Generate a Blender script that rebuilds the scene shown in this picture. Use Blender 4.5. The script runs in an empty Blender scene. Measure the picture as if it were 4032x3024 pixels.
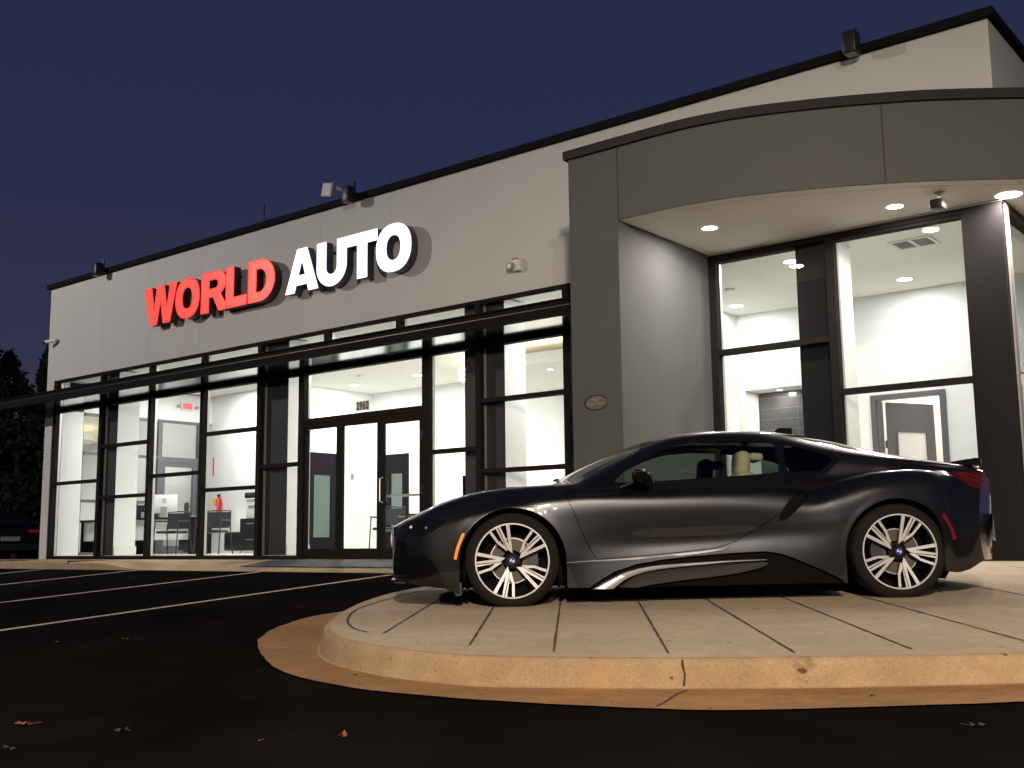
import bpy, bmesh, math, random
import numpy as np
from mathutils import Vector, Matrix
random.seed(7); rng = np.random.default_rng(7)
C = bpy.context.scene.collection
SC = bpy.context.scene
PI = math.pi
# ------------------------------------------------------------------ camera (the eye is the origin of the scene)
cam = bpy.data.cameras.new('camera'); camo = bpy.data.objects.new('camera', cam); C.objects.link(camo)
cam.sensor_width = 36; cam.lens = 38.817; cam.clip_start = 0.05; cam.clip_end = 2000
camo.matrix_world = Matrix(((0.777975, 0.097772, 0.620642, 0), (0.628190, -0.102893, -0.771227, 0), (-0.011544, 0.989876, -0.141467, 0), (0, 0, 0, 1)))
SC.camera = camo
SC.view_settings.view_transform = 'Standard'; SC.view_settings.look = 'None'; SC.view_settings.exposure = 0; SC.view_settings.gamma = 1
# ------------------------------------------------------------------ dusk sky
world = bpy.data.worlds.new('World'); SC.world = world; world.use_nodes = True
nt = world.node_tree; nt.nodes.clear()
out = nt.nodes.new('ShaderNodeOutputWorld'); bg = nt.nodes.new('ShaderNodeBackground')
tc = nt.nodes.new('ShaderNodeTexCoord'); sp = nt.nodes.new('ShaderNodeSeparateXYZ'); cr = nt.nodes.new('ShaderNodeValToRGB')
nt.links.new(tc.outputs['Generated'], sp.inputs[0]); nt.links.new(sp.outputs['Z'], cr.inputs[0])
e = cr.color_ramp.elements
e[0].position = 0.0; e[0].color = (0.010, 0.009, 0.013, 1)
e[1].position = 1.0; e[1].color = (0.010, 0.014, 0.040, 1)
for p_, c_ in ((0.02, (0.058, 0.048, 0.088, 1)), (0.16, (0.034, 0.033, 0.072, 1)), (0.32, (0.022, 0.0265, 0.070, 1)), (0.55, (0.0175, 0.0225, 0.061, 1))):
    k = e.new(p_); k.color = c_
nt.links.new(cr.outputs[0], bg.inputs[0]); bg.inputs[1].default_value = 1.0
nt.links.new(bg.outputs[0], out.inputs[0])
try:
    SC.cycles.max_bounces = 8; SC.cycles.transparent_max_bounces = 16; SC.cycles.sample_clamp_indirect = 4.0
    SC.cycles.caustics_reflective = False; SC.cycles.caustics_refractive = False
except Exception: pass

# ------------------------------------------------------------------ helpers
ORG = {}
def tag(o, label=None, cat=None, group=None, kind=None):
    if label: o['label'] = label
    if cat: o['category'] = cat
    if group: o['group'] = group
    if kind: o['kind'] = kind
    return o
def thing(name, label, cat, loc=(0, 0, 0), group=None, mat=None):
    o = bpy.data.objects.new(name, None); C.objects.link(o); o.empty_display_size = 0.1
    if mat is not None: o.matrix_world = mat; ORG[o] = None
    else: o.location = loc; ORG[o] = Vector(loc)
    return tag(o, label, cat, group)
def link_mesh(name, me, mats, parent=None, smooth=False):
    for m in (mats if isinstance(mats, (list, tuple)) else [mats]): me.materials.append(m)
    o = bpy.data.objects.new(name, me); C.objects.link(o)
    if parent is not None:
        o.parent = parent
        org = ORG.get(parent)
        if org is not None:
            me.transform(Matrix.Translation(-org))
        ORG[o] = org
    if smooth:
        me.polygons.foreach_set('use_smooth', [True] * len(me.polygons))
    me.update()
    return o
class MB:
    def __init__(s): s.v = []; s.f = []; s.m = []
    def add(s, vs, fs, m=0):
        n = len(s.v); s.v += [tuple(map(float, v)) for v in vs]; s.f += [tuple(n + i for i in f) for f in fs]; s.m += [m] * len(fs); return s
    def box(s, x0, x1, y0, y1, z0, z1, m=0):
        vs = [(x, y, z) for z in (z0, z1) for y in (y0, y1) for x in (x0, x1)]
        return s.add(vs, [(0, 2, 3, 1), (4, 5, 7, 6), (0, 1, 5, 4), (2, 6, 7, 3), (0, 4, 6, 2), (1, 3, 7, 5)], m)
    def bbox(s, x0, x1, y0, y1, z0, z1, b=0.01, m=0):          # box with chamfered edges
        bm = bmesh.new(); bmesh.ops.create_cube(bm, size=1)
        bmesh.ops.transform(bm, matrix=Matrix.Translation(((x0 + x1) / 2, (y0 + y1) / 2, (z0 + z1) / 2)) @ Matrix.Diagonal((x1 - x0, y1 - y0, z1 - z0, 1)), verts=bm.verts)
        bmesh.ops.bevel(bm, geom=bm.edges[:], offset=b, segments=2, affect='EDGES', profile=0.5)
        bm.verts.index_update()
        s.add([v.co[:] for v in bm.verts], [[v.index for v in f.verts] for f in bm.faces], m); bm.free(); return s
    def xf(s, M, n0=0):
        for i in range(n0, len(s.v)): s.v[i] = tuple(M @ Vector(s.v[i]))
        return s
    def tube(s, pts, r, n=8, m=0, close=False):
        P = [Vector(p) for p in pts]; rs = r if isinstance(r, (list, tuple)) else [r] * len(P)
        base = len(s.v); prev = None; fs = []; vs = []
        for i, p in enumerate(P):
            if close: d = P[(i + 1) % len(P)] - P[i - 1]
            else: d = P[min(i + 1, len(P) - 1)] - P[max(i - 1, 0)]
            d.normalize()
            if prev is None: a = d.orthogonal().normalized()
            else:
                a = prev - d * prev.dot(d)
                a = a.normalized() if a.length > 1e-5 else d.orthogonal().normalized()
            prev = a; b = d.cross(a)
            for k in range(n):
                t = 2 * PI * k / n; vs.append(p + (a * math.cos(t) + b * math.sin(t)) * rs[i])
        L = len(P)
        for i in range(L if close else L - 1):
            for k in range(n):
                i2 = (i + 1) % L
                fs.append((i * n + k, i * n + (k + 1) % n, i2 * n + (k + 1) % n, i2 * n + k))
        if not close: fs.append(tuple(range(n))[::-1]); fs.append(tuple((L - 1) * n + k for k in range(n)))
        return s.add(vs, fs, m)
    def lathe(s, prof, n=32, axis='z', c=(0, 0, 0), m=0, cap=False):   # prof: (radius, height)
        vs = []; fs = []
        for r, h in prof:
            for k in range(n):
                t = 2 * PI * k / n; a, b = r * math.cos(t), r * math.sin(t)
                p = (a, b, h) if axis == 'z' else ((a, h, b) if axis == 'y' else (h, a, b))
                vs.append((p[0] + c[0], p[1] + c[1], p[2] + c[2]))
        for i in range(len(prof) - 1):
            for k in range(n):
                fs.append((i * n + k, i * n + (k + 1) % n, (i + 1) * n + (k + 1) % n, (i + 1) * n + k))
        if cap: fs.append(tuple(range(n))); fs.append(tuple((len(prof) - 1) * n + k for k in range(n)))
        return s.add(vs, fs, m)
    def prism(s, poly, z0, z1, m=0, caps=True):                # poly: list of (x, y) counter-clockwise
        n = len(poly); vs = [(x, y, z0) for x, y in poly] + [(x, y, z1) for x, y in poly]
        fs = [(i, (i + 1) % n, n + (i + 1) % n, n + i) for i in range(n)]
        if caps: fs += [tuple(range(n))[::-1], tuple(n + i for i in range(n))]
        return s.add(vs, fs, m)
    def build(s, name, mats, parent=None, smooth=False, recalc=True, merge=0):
        me = bpy.data.meshes.new(name); me.from_pydata(s.v, [], s.f); me.validate()
        if len(me.polygons) == len(s.m): me.polygons.foreach_set('material_index', s.m)
        if recalc or merge:
            bm = bmesh.new(); bm.from_mesh(me)
            if merge: bmesh.ops.remove_doubles(bm, verts=bm.verts, dist=merge)
            if recalc: bmesh.ops.recalc_face_normals(bm, faces=bm.faces)
            bm.to_mesh(me); bm.free()
        o = link_mesh(name, me, mats, parent, False)
        if smooth:
            me.polygons.foreach_set('use_smooth', [True] * len(me.polygons))
            try: me.set_sharp_from_angle(angle=math.radians(smooth if smooth is not True else 40))
            except Exception: pass
        return o
def bar(mb, a, b, w, h, m=0):                                  # rectangular bar between two points
    a, b = Vector(a), Vector(b); d = (b - a).normalized(); up = Vector((0, 0, 1))
    if abs(d.z) > 0.95: up = Vector((0, 1, 0))
    s_ = d.cross(up).normalized() * w / 2; u_ = s_.cross(d).normalized() * h / 2
    vs = [a - s_ - u_, a + s_ - u_, a + s_ + u_, a - s_ + u_, b - s_ - u_, b + s_ - u_, b + s_ + u_, b - s_ + u_]
    mb.add(vs, [(0, 1, 2, 3), (4, 7, 6, 5), (0, 4, 5, 1), (1, 5, 6, 2), (2, 6, 7, 3), (3, 7, 4, 0)], m)
def dup_tree(o, parent=None):
    c = o.copy(); C.objects.link(c)
    if parent is not None: c.parent = parent
    for ch in list(o.children): dup_tree(ch, c)
    return c

# ------------------------------------------------------------------ materials
def material(name, col, rough=0.6, metal=0.0, spec=0.5, coat=0.0, noise=None, bump=None, emit=None, estr=0.0, col2=None, coatr=0.03, emitmix=None):
    m = bpy.data.materials.new(name); m.use_nodes = True; t = m.node_tree; b = t.nodes['Principled BSDF']
    b.inputs['Base Color'].default_value = (*col, 1); b.inputs['Roughness'].default_value = rough; b.inputs['Metallic'].default_value = metal
    b.inputs['Specular IOR Level'].default_value = spec; b.inputs['Coat Weight'].default_value = coat; b.inputs['Coat Roughness'].default_value = coatr
    if emit: b.inputs['Emission Color'].default_value = (*emit, 1); b.inputs['Emission Strength'].default_value = estr
    tcn = t.nodes.new('ShaderNodeTexCoord')
    if noise:                                                 # (scale, amount) soft blotches in the surface itself
        sc_, am = noise; prev = None
        col2 = col2 or tuple(max(0, c * (1 - am)) for c in col)
        n1 = t.nodes.new('ShaderNodeTexNoise'); n1.inputs['Scale'].default_value = sc_; n1.inputs['Detail'].default_value = 8; n1.inputs['Roughness'].default_value = 0.65
        t.links.new(tcn.outputs['Object'], n1.inputs['Vector'])
        r = t.nodes.new('ShaderNodeValToRGB'); r.color_ramp.elements[0].position = 0.35; r.color_ramp.elements[1].position = 0.68
        r.color_ramp.elements[0].color = (*col2, 1); r.color_ramp.elements[1].color = (*col, 1)
        t.links.new(n1.outputs[0], r.inputs[0]); t.links.new(r.outputs[0], b.inputs['Base Color'])
    if bump:
        sc_, st = bump
        n2 = t.nodes.new('ShaderNodeTexNoise'); n2.inputs['Scale'].default_value = sc_; n2.inputs['Detail'].default_value = 4
        t.links.new(tcn.outputs['Object'], n2.inputs['Vector'])
        bp = t.nodes.new('ShaderNodeBump'); bp.inputs['Strength'].default_value = st; bp.inputs['Distance'].default_value = 0.01
        t.links.new(n2.outputs[0], bp.inputs['Height']); t.links.new(bp.outputs[0], b.inputs['Normal'])
    return m
def glassmat(name, tint=(1, 1, 1), refl=1.0, ior=1.5, rcol=(1, 1, 1), base=0.0):
    """thin clear sheet: see-through, with a Schlick reflection that is the same from both sides"""
    m = bpy.data.materials.new(name); m.use_nodes = True; t = m.node_tree; t.nodes.clear()
    o = t.nodes.new('ShaderNodeOutputMaterial'); mx = t.nodes.new('ShaderNodeMixShader')
    tr = t.nodes.new('ShaderNodeBsdfTransparent'); tr.inputs[0].default_value = (*tint, 1)
    gl = t.nodes.new('ShaderNodeBsdfGlossy'); gl.inputs['Roughness'].default_value = 0.0; gl.inputs[0].default_value = (*rcol, 1)
    ge = t.nodes.new('ShaderNodeNewGeometry'); dt = t.nodes.new('ShaderNodeVectorMath'); dt.operation = 'DOT_PRODUCT'
    t.links.new(ge.outputs['Normal'], dt.inputs[0]); t.links.new(ge.outputs['Incoming'], dt.inputs[1])
    def ma(op, a, b=None, c=None):
        n = t.nodes.new('ShaderNodeMath'); n.operation = op; n.use_clamp = op == 'MULTIPLY_ADD'
        for i, x in enumerate((a, b, c)):
            if x is None: continue
            if isinstance(x, (int, float)): n.inputs[i].default_value = x
            else: t.links.new(x, n.inputs[i])
        return n.outputs[0]
    f0 = ((ior - 1) / (ior + 1)) ** 2
    k = ma('POWER', ma('SUBTRACT', 1.0, ma('ABSOLUTE', dt.outputs['Value'])), 5.0)
    f = ma('MULTIPLY_ADD', k, 1 - f0 - base, f0 * refl + base)
    t.links.new(f, mx.inputs[0]); t.links.new(tr.outputs[0], mx.inputs[1]); t.links.new(gl.outputs[0], mx.inputs[2]); t.links.new(mx.outputs[0], o.inputs[0])
    return m
M = {}
M['stucco'] = material('white_stucco', (0.575, 0.580, 0.560), 0.85, noise=(0.45, 0.09), bump=(60, 0.25))
M['stucco_joint'] = material('stucco_joint', (0.52, 0.522, 0.50), 0.9)
M['dark_stucco'] = material('dark_grey_stucco', (0.083, 0.089, 0.090), 0.8, noise=(0.9, 0.08), bump=(55, 0.25))
M['dark_joint'] = material('dark_joint', (0.05, 0.05, 0.05), 0.9)
M['soffit'] = material('soffit_paint', (0.88, 0.85, 0.80), 0.75, noise=(1.2, 0.05), bump=(40, 0.1))
M['coping'] = material('dark_coping_metal', (0.009, 0.009, 0.012), 0.85, spec=0.08, bump=(8, 0.08))
M['coping2'] = material('brown_grey_coping', (0.034, 0.033, 0.037), 0.85, spec=0.08, bump=(8, 0.08))
M['column_dark'] = material('charcoal_post_paint', (0.014, 0.0135, 0.014), 0.8, spec=0.1, bump=(40, 0.1))
M['column'] = material('column_paint', (0.030, 0.028, 0.027), 0.7, noise=(2.0, 0.1), bump=(40, 0.1))
M['frame'] = material('bronze_aluminium', (0.014, 0.0125, 0.0125), 0.8, metal=0.0, spec=0.10, bump=(30, 0.03))
M['alu'] = material('bare_aluminium_edge', (0.62, 0.61, 0.60), 0.35, metal=0.6)
M['canopy'] = material('canopy_metal', (0.009, 0.0085, 0.009), 0.8, spec=0.10)
M['canopy_lip'] = material('canopy_lip_metal', (0.10, 0.095, 0.08), 0.4, metal=0.5)
M['canopy_under'] = material('canopy_soffit_metal', (0.55, 0.56, 0.58), 0.13, metal=1.0, bump=(3, 0.03))
M['iwall'] = material('interior_white_paint', (0.80, 0.81, 0.80), 0.7, noise=(0.6, 0.03))
M['iwall_warm'] = material('interior_warm_paint', (0.82, 0.77, 0.72), 0.7, noise=(0.6, 0.03))
M['iceil'] = material('interior_ceiling', (0.90, 0.90, 0.84), 0.85)
M['base'] = material('baseboard_paint', (0.74, 0.76, 0.70), 0.5)
M['ifloor'] = material('interior_tile_floor', (0.66, 0.66, 0.62), 0.3, noise=(1.5, 0.15))
M['idoor'] = material('dark_wood_door', (0.012, 0.010, 0.013), 0.85, spec=0.1, noise=(3, 0.3))
M['iframe'] = material('grey_interior_frame', (0.10, 0.10, 0.115), 0.45)
M['itile'] = material('charcoal_wall_tile', (0.075, 0.072, 0.07), 0.22, noise=(5, 0.2))
M['grout'] = material('grey_grout', (0.16, 0.16, 0.16), 0.7)
M['glass'] = glassmat('storefront_glass', (0.97, 0.985, 0.975), 1.0, 1.45)
M['mirror_glass'] = glassmat('coated_side_glass', (0.45, 0.47, 0.46), 1.0, 1.5, (0.95, 0.94, 0.92), 0.62)
M['door_glass'] = glassmat('tinted_door_glass', (0.55, 0.68, 0.66), 1.0, 1.5)
def lampmat(n, c, s_): return material(n, (0.8, 0.8, 0.8), 0.5, emit=c, estr=s_)
M['lamp'] = lampmat('downlight_glow', (1, 0.97, 0.92), 14)
M['lamp_warm'] = lampmat('soffit_glow', (1, 0.90, 0.84), 14)
M['trim_white'] = material('white_metal_trim', (0.75, 0.75, 0.73), 0.4)
M['black'] = material('black_plastic', (0.012, 0.012, 0.013), 0.45)
M['blackmesh'] = material('charcoal_mesh_fabric', (0.03, 0.032, 0.036), 0.8, bump=(300, 0.3))
M['red'] = material('red_paint', (0.62, 0.03, 0.02), 0.35)
M['yellow'] = material('yellow_tag', (0.8, 0.62, 0.05), 0.6)
M['white'] = material('white_plastic', (0.78, 0.79, 0.80), 0.4)
M['grey'] = material('grey_plastic', (0.28, 0.28, 0.29), 0.45)
M['paper'] = material('paper', (0.75, 0.75, 0.72), 0.8)

def concrete(name, col, stain, sc1=1.1, bumpst=0.25, clay=None):
    m = bpy.data.materials.new(name); m.use_nodes = True; t = m.node_tree; b = t.nodes['Principled BSDF']; b.inputs['Roughness'].default_value = 0.88
    b.inputs['Specular IOR Level'].default_value = 0.25
    tcn = t.nodes.new('ShaderNodeTexCoord')
    def noise(sc_, det=6, ro=0.6):
        n = t.nodes.new('ShaderNodeTexNoise'); n.inputs['Scale'].default_value = sc_; n.inputs['Detail'].default_value = det; n.inputs['Roughness'].default_value = ro
        t.links.new(tcn.outputs['Object'], n.inputs['Vector']); return n
    def ramp(src, p0, p1, c0, c1):
        r = t.nodes.new('ShaderNodeValToRGB'); r.color_ramp.elements[0].position = p0; r.color_ramp.elements[1].position = p1
        r.color_ramp.elements[0].color = (*c0, 1); r.color_ramp.elements[1].color = (*c1, 1); t.links.new(src, r.inputs[0]); return r
    def mix(a, bb, fac=None, mode='MULTIPLY', f=1.0):
        x = t.nodes.new('ShaderNodeMix'); x.data_type = 'RGBA'; x.blend_type = mode; x.inputs[0].default_value = f
        if fac is not None: t.links.new(fac, x.inputs[0])
        t.links.new(a, x.inputs[6]) if not isinstance(a, tuple) else x.inputs[6].__setattr__('default_value', (*a, 1))
        t.links.new(bb, x.inputs[7]) if not isinstance(bb, tuple) else x.inputs[7].__setattr__('default_value', (*bb, 1))
        return x.outputs[2]
    big = ramp(noise(sc1, 9, 0.7).outputs[0], 0.3, 0.7, stain, col)
    mid = ramp(noise(7, 8, 0.7).outputs[0], 0.3, 0.75, (0.80, 0.78, 0.76), (1, 1, 1))
    fine = ramp(noise(90, 3, 0.6).outputs[0], 0.25, 0.7, (0.72, 0.72, 0.72), (1.05, 1.05, 1.05))
    c = mix(mix(big.outputs[0], mid.outputs[0]), fine.outputs[0])
    spots = ramp(noise(14, 2, 0.5).outputs[0], 0.715, 0.74, (1, 1, 1), (0.35, 0.31, 0.27))
    c = mix(c, spots.outputs[0])
    if clay:
        st = ramp(noise(3.3, 7, 0.75).outputs[0], 0.60, 0.70, (1, 1, 1), (0.62, 0.56, 0.50)); c = mix(c, st.outputs[0])
        st = ramp(noise(26, 4, 0.7).outputs[0], 0.66, 0.70, (1, 1, 1), (0.55, 0.50, 0.45)); c = mix(c, st.outputs[0])
        cl = ramp(noise(2.2, 8, 0.75).outputs[0], clay[1], clay[1] + 0.22, (0, 0, 0), (1, 1, 1))
        c = mix(c, clay[0], fac=cl.outputs[0], mode='MIX')
    t.links.new(c, b.inputs['Base Color'])
    bp = t.nodes.new('ShaderNodeBump'); bp.inputs['Strength'].default_value = bumpst; bp.inputs['Distance'].default_value = 0.012
    ad = t.nodes.new('ShaderNodeMath'); ad.operation = 'ADD'; t.links.new(noise(9, 6, 0.7).outputs[0], ad.inputs[0]); t.links.new(noise(120, 3).outputs[0], ad.inputs[1])
    t.links.new(ad.outputs[0], bp.inputs['Height']); t.links.new(bp.outputs[0], b.inputs['Normal'])
    return m
M['sidewalk'] = concrete('brushed_concrete', (0.60, 0.51, 0.385), (0.47, 0.39, 0.29))
M['kerb'] = concrete('kerb_concrete', (0.53, 0.40, 0.245), (0.38, 0.265, 0.15), 1.6, 0.4, ((0.46, 0.28, 0.13), 0.60))
M['gutter'] = concrete('clay_stained_concrete', (0.40, 0.235, 0.11), (0.27, 0.15, 0.07), 1.3, 0.35, ((0.44, 0.21, 0.08), 0.50))
M['joint'] = material('dirt_filled_joint', (0.06, 0.048, 0.035), 0.95, noise=(12, 0.5))
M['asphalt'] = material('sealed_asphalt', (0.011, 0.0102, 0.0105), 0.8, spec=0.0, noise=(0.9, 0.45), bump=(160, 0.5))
M['line'] = material('worn_parking_paint', (0.66, 0.61, 0.52), 0.8, noise=(7, 0.45))
M['mat'] = material('dark_rubber_mat', (0.022, 0.022, 0.024), 0.75, bump=(80, 0.4), noise=(3, 0.4))

# ------------------------------------------------------------------ numeric mesh clipping (used for the paving and the car skin)
def clip(V, A, T, s):
    """keep s>0. V (n,3) A (n,k) T (m,3) s (n,) -> V,A,T"""
    pos = s > 0; VL = list(V); AL = list(A); cache = {}; out = []
    def cut(i, j):
        k = (i, j) if i < j else (j, i)
        if k in cache: return cache[k]
        t = s[i] / (s[i] - s[j]); VL.append(V[i] + (V[j] - V[i]) * t); AL.append(A[i] + (A[j] - A[i]) * t)
        cache[k] = len(VL) - 1; return cache[k]
    c = pos[T].sum(1)
    out = [tuple(x) for x in T[c == 3]]
    for tri in T[(c == 1) | (c == 2)]:
        poly = []
        for k in range(3):
            i, j = tri[k], tri[(k + 1) % 3]
            if pos[i]: poly.append(i)
            if pos[i] != pos[j]: poly.append(cut(i, j))
        for k in range(1, len(poly) - 1): out.append((poly[0], poly[k], poly[k + 1]))
    if not out: return np.zeros((0, 3)), np.zeros((0, A.shape[1])), np.zeros((0, 3), int)
    T2 = np.array(out); used = np.unique(T2); mp = -np.ones(len(VL), int); mp[used] = np.arange(len(used))
    return np.array([VL[i] for i in used]), np.array([AL[i] for i in used]), mp[T2]
def sdpoly(P, poly):
    """signed distance, positive inside"""
    P = np.asarray(P, float); poly = np.asarray(poly, float); d = np.full(len(P), 1e9); ins = np.zeros(len(P), bool)
    n = len(poly)
    for i in range(n):
        a = poly[i]; b = poly[(i + 1) % n]; e_ = b - a; w = P - a
        t = np.clip((w @ e_) / max(e_ @ e_, 1e-12), 0, 1); q = w - t[:, None] * e_; d = np.minimum(d, np.hypot(q[:, 0], q[:, 1]))
        c1 = (a[1] > P[:, 1]) != (b[1] > P[:, 1])
        with np.errstate(divide='ignore', invalid='ignore'):
            xx = a[0] + (P[:, 1] - a[1]) * (b[0] - a[0]) / (b[1] - a[1] if b[1] != a[1] else 1e-12)
        ins ^= c1 & (P[:, 0] < xx)
    return np.where(ins, d, -d)
def smooth_poly(pts, n=8, closed=False):
    pts = [np.array(p, float) for p in pts]; L = len(pts); out = []
    rngi = range(L if closed else L - 1)
    for i in rngi:
        p0 = pts[i - 1] if (closed or i > 0) else pts[0]; p1 = pts[i]; p2 = pts[(i + 1) % L]
        p3 = pts[(i + 2) % L] if (closed or i + 2 < L) else pts[-1]
        for k in range(n):
            t = k / n
            out.append(0.5 * ((2 * p1) + (-p0 + p2) * t + (2 * p0 - 5 * p1 + 4 * p2 - p3) * t * t + (-p0 + 3 * p1 - 3 * p2 + p3) * t ** 3))
    if not closed: out.append(pts[-1])
    return out
def mesh_np(name, V, T, mats, parent=None, smooth=True):
    me = bpy.data.meshes.new(name); me.from_pydata([tuple(v) for v in V], [], [tuple(int(i) for i in t) for t in T]); me.validate()
    return link_mesh(name, me, mats, parent, smooth)
def offset_poly(P, d):
    """offset an open polyline to its right side by d (x,y)"""
    out = []
    for i in range(len(P)):
        t = P[min(i + 1, len(P) - 1)] - P[max(i - 1, 0)]; t = t / np.linalg.norm(t); out.append(P[i] + np.array([t[1], -t[0]]) * d)
    return out
# ================================================================== GROUND
def zS(x, y):                                                  # top of the paving
    y0 = np.minimum(y, 8.06)
    z = -0.4287 + 0.035 * (y0 - 8.06) - 0.0126 * (np.clip(x, -8, 6) + 2.9)
    t = np.clip((y - 8.06) / 3.9, 0, 1)
    return z + (-0.252 - z) * t * (1 + 0.0 * x)
def zA(x, y): return -0.40 + 0.042 * (np.clip(y, -6, 10.7) - 10.7) - 0.012 * np.clip(x + 6, 0, 12)
xs = np.concatenate([np.linspace(-160, -30, 27), np.linspace(-28, 10, 77), np.linspace(14, 100, 18)])
ys = np.concatenate([np.linspace(-90, -10, 14), np.linspace(-8, 14, 89), np.linspace(16, 150, 28)])
V = []; F = []
for y in ys:
    for x in xs: V.append((x, y, float(zA(x, y))))
nx = len(xs)
for j in range(len(ys) - 1):
    for i in range(nx - 1): F.append((j * nx + i, j * nx + i + 1, (j + 1) * nx + i + 1, (j + 1) * nx + i))
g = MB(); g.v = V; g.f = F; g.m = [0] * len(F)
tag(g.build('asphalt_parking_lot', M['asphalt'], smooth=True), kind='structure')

edge = [(-7.9, 11.2), (-7.75, 9.9), (-7.45, 8.6), (-7.15, 7.6), (-6.89, 6.86), (-6.52, 6.19), (-6.13, 5.63), (-5.66, 5.05), (-5.2, 4.62), (-4.8, 4.37), (-4.42, 4.25), (-4.1, 4.2), (-3.74, 4.2),
        (-3.47, 4.27), (-2.72, 4.63), (-2.04, 5.07), (-1.44, 5.53), (-0.6, 6.3), (0.6, 7.6), (2.2, 9.8), (3.6, 12.6), (4.4, 16.0), (4.6, 24.0)]
E_ = np.array(smooth_poly(edge, 8)); 
outl = [tuple(p) for p in E_] + [(-2.9, 24.0), (-2.9, 12.02), (-7.9, 12.02)]
def gridmesh(x0, x1, y0, y1, st):
    X = np.arange(x0, x1 + st / 2, st); Y = np.arange(y0, y1 + st / 2, st); gx, gy = np.meshgrid(X, Y)
    P = np.stack([gx.ravel(), gy.ravel()], 1); n = len(X); T = []
    for j in range(len(Y) - 1):
        for i in range(n - 1):
            a = j * n + i; T += [(a, a + 1, a + n + 1), (a, a + n + 1, a + n)]
    return P, np.array(T)
P, T = gridmesh(-8.2, 5.2, 3.8, 24.2, 0.15)
V3 = np.column_stack([P, np.zeros(len(P))]); A0 = np.zeros((len(P), 1))
s = sdpoly(P, outl) - 0.035
V2, A2, T2 = clip(V3, A0, T, s); V2[:, 2] = zS(V2[:, 0], V2[:, 1])
sw = MB(); sw.v = [tuple(v) for v in V2]; sw.f = [tuple(int(i) for i in t) for t in T2]; sw.m = [0] * len(T2)
def ribbon(mb, pts, w, zf, dz, m, jag=0.0, n=14):
    pts = [np.array(p, float) for p in pts]; pl_ = []
    for i in range(len(pts) - 1):
        for k in range(n): pl_.append(pts[i] + (pts[i + 1] - pts[i]) * k / n)
    pl_.append(pts[-1]); vs = []
    for i, p in enumerate(pl_):
        t = pl_[min(i + 1, len(pl_) - 1)] - pl_[max(i - 1, 0)]; t /= np.linalg.norm(t); nn = np.array([-t[1], t[0]])
        c = p + nn * random.uniform(-jag, jag); ww = w * random.uniform(0.65, 1.2) if jag else w
        for sg in (-1, 1):
            q = c + nn * sg * ww / 2; vs.append((q[0], q[1], float(zf(q[0], q[1])) + dz))
    mb.add(vs, [(2 * i, 2 * i + 1, 2 * i + 3, 2 * i + 2) for i in range(len(pl_) - 1)], m)
J = [((-7.1, 8.11), (-4.74, 4.66)), ((-6.6, 8.12), (-3.93, 4.5)), ((-6.6, 8.99), (-3.39, 4.52)), ((-6.6, 10.0), (-2.86, 4.74)), ((-5.98, 9.82), (-2.35, 5.05)), ((-5.4, 10.0), (-1.92, 5.42)), ((-4.8, 10.06), (-1.42, 5.8)), ((-3.9, 10.5), (-0.6, 6.6)), ((-3.0, 11.2), (0.4, 7.7)), ((-2.2, 12.6), (1.5, 9.3))]
for a, b in J: ribbon(sw, [a, b], 0.013, zS, 0.004, 1, 0.0014, 60)
ribbon(sw, smooth_poly([(-7.45, 9.2), (-6.95, 7.7), (-6.69, 7.0), (-6.45, 6.42), (-6.02, 5.66), (-5.52, 5.10), (-5.11, 4.77), (-4.87, 4.66)], 6), 0.016, zS, 0.004, 1, 0.001, 5)
tag(sw.build('sidewalk', [M['sidewalk'], M['joint']], smooth=30), kind='structure')
# kerb: rounded shoulder and battered face following the edge
kb = MB(); Pn = [np.array(p) for p in E_]
def kh(p):                                                     # where the far side runs down to the lot
    return 1.0
prof = [(-0.055, 'S', -0.006), (-0.037, 'S', 0.0012), (-0.02, 'S', -0.001), (-0.006, 'S', -0.010), (0.004, 'S', -0.026), (0.012, 'M', 0.5), (0.024, 'A', 0.012), (0.05, 'A', 0.004), (0.09, 'A', -0.02)]
rows = []
for d, kind, dz in prof:
    Q = offset_poly(Pn, -d) if False else offset_poly(Pn, d)
    row = []
    for q0, q in zip(Pn, Q):
        ztop = float(zS(q0[0], q0[1])); zb = float(zA(q0[0], q0[1]))
        z = ztop + dz if kind == 'S' else ((ztop + zb) / 2 if kind == 'M' else zb + dz)
        wob = 0.003 * math.sin(q0[0] * 9 + q0[1] * 7) if kind != 'S' else 0
        row.append((q[0] + wob, q[1] + wob, z))
    rows.append(row)
# offset_poly goes right of the walking direction; the walk runs with the paving on its left
n = len(Pn); kb.add([p for r in rows for p in r], [(i * n + k, i * n + k + 1, (i + 1) * n + k + 1, (i + 1) * n + k) for i in range(len(rows) - 1) for k in range(n - 1)], 0)
def crack(mb, i):
    vs = []
    for q in range(4):
        a = Vector(rows[3 + q if q < 3 else 6][i]) if q < 3 else Vector(rows[6][i])
        vs.append(a)
    t = (Vector(rows[0][i + 1]) - Vector(rows[0][i])).normalized(); o_ = Vector((t.y, -t.x, 0)) * 0.004
    pts = [vs[0] + Vector((0, 0, .004)), vs[0] + o_, vs[1] + o_, vs[2] + o_ + t * 0.006, vs[3] + o_ + Vector((0, 0, .01))]
    q = []
    for k9, p in enumerate(pts): w9 = (.006, .0045, .006, .004, .006)[k9]; q += [p - t * w9, p + t * w9]
    mb.add(q, [(2 * k, 2 * k + 1, 2 * k + 3, 2 * k + 2) for k in range(len(pts) - 1)], 1)
ci = min(range(n), key=lambda i: (Pn[i][0] + 2.73) ** 2 + (Pn[i][1] - 4.62) ** 2); crack(kb, ci)
tag(kb.build('kerb', [M['kerb'], M['joint']], smooth=50), kind='structure')
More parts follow.
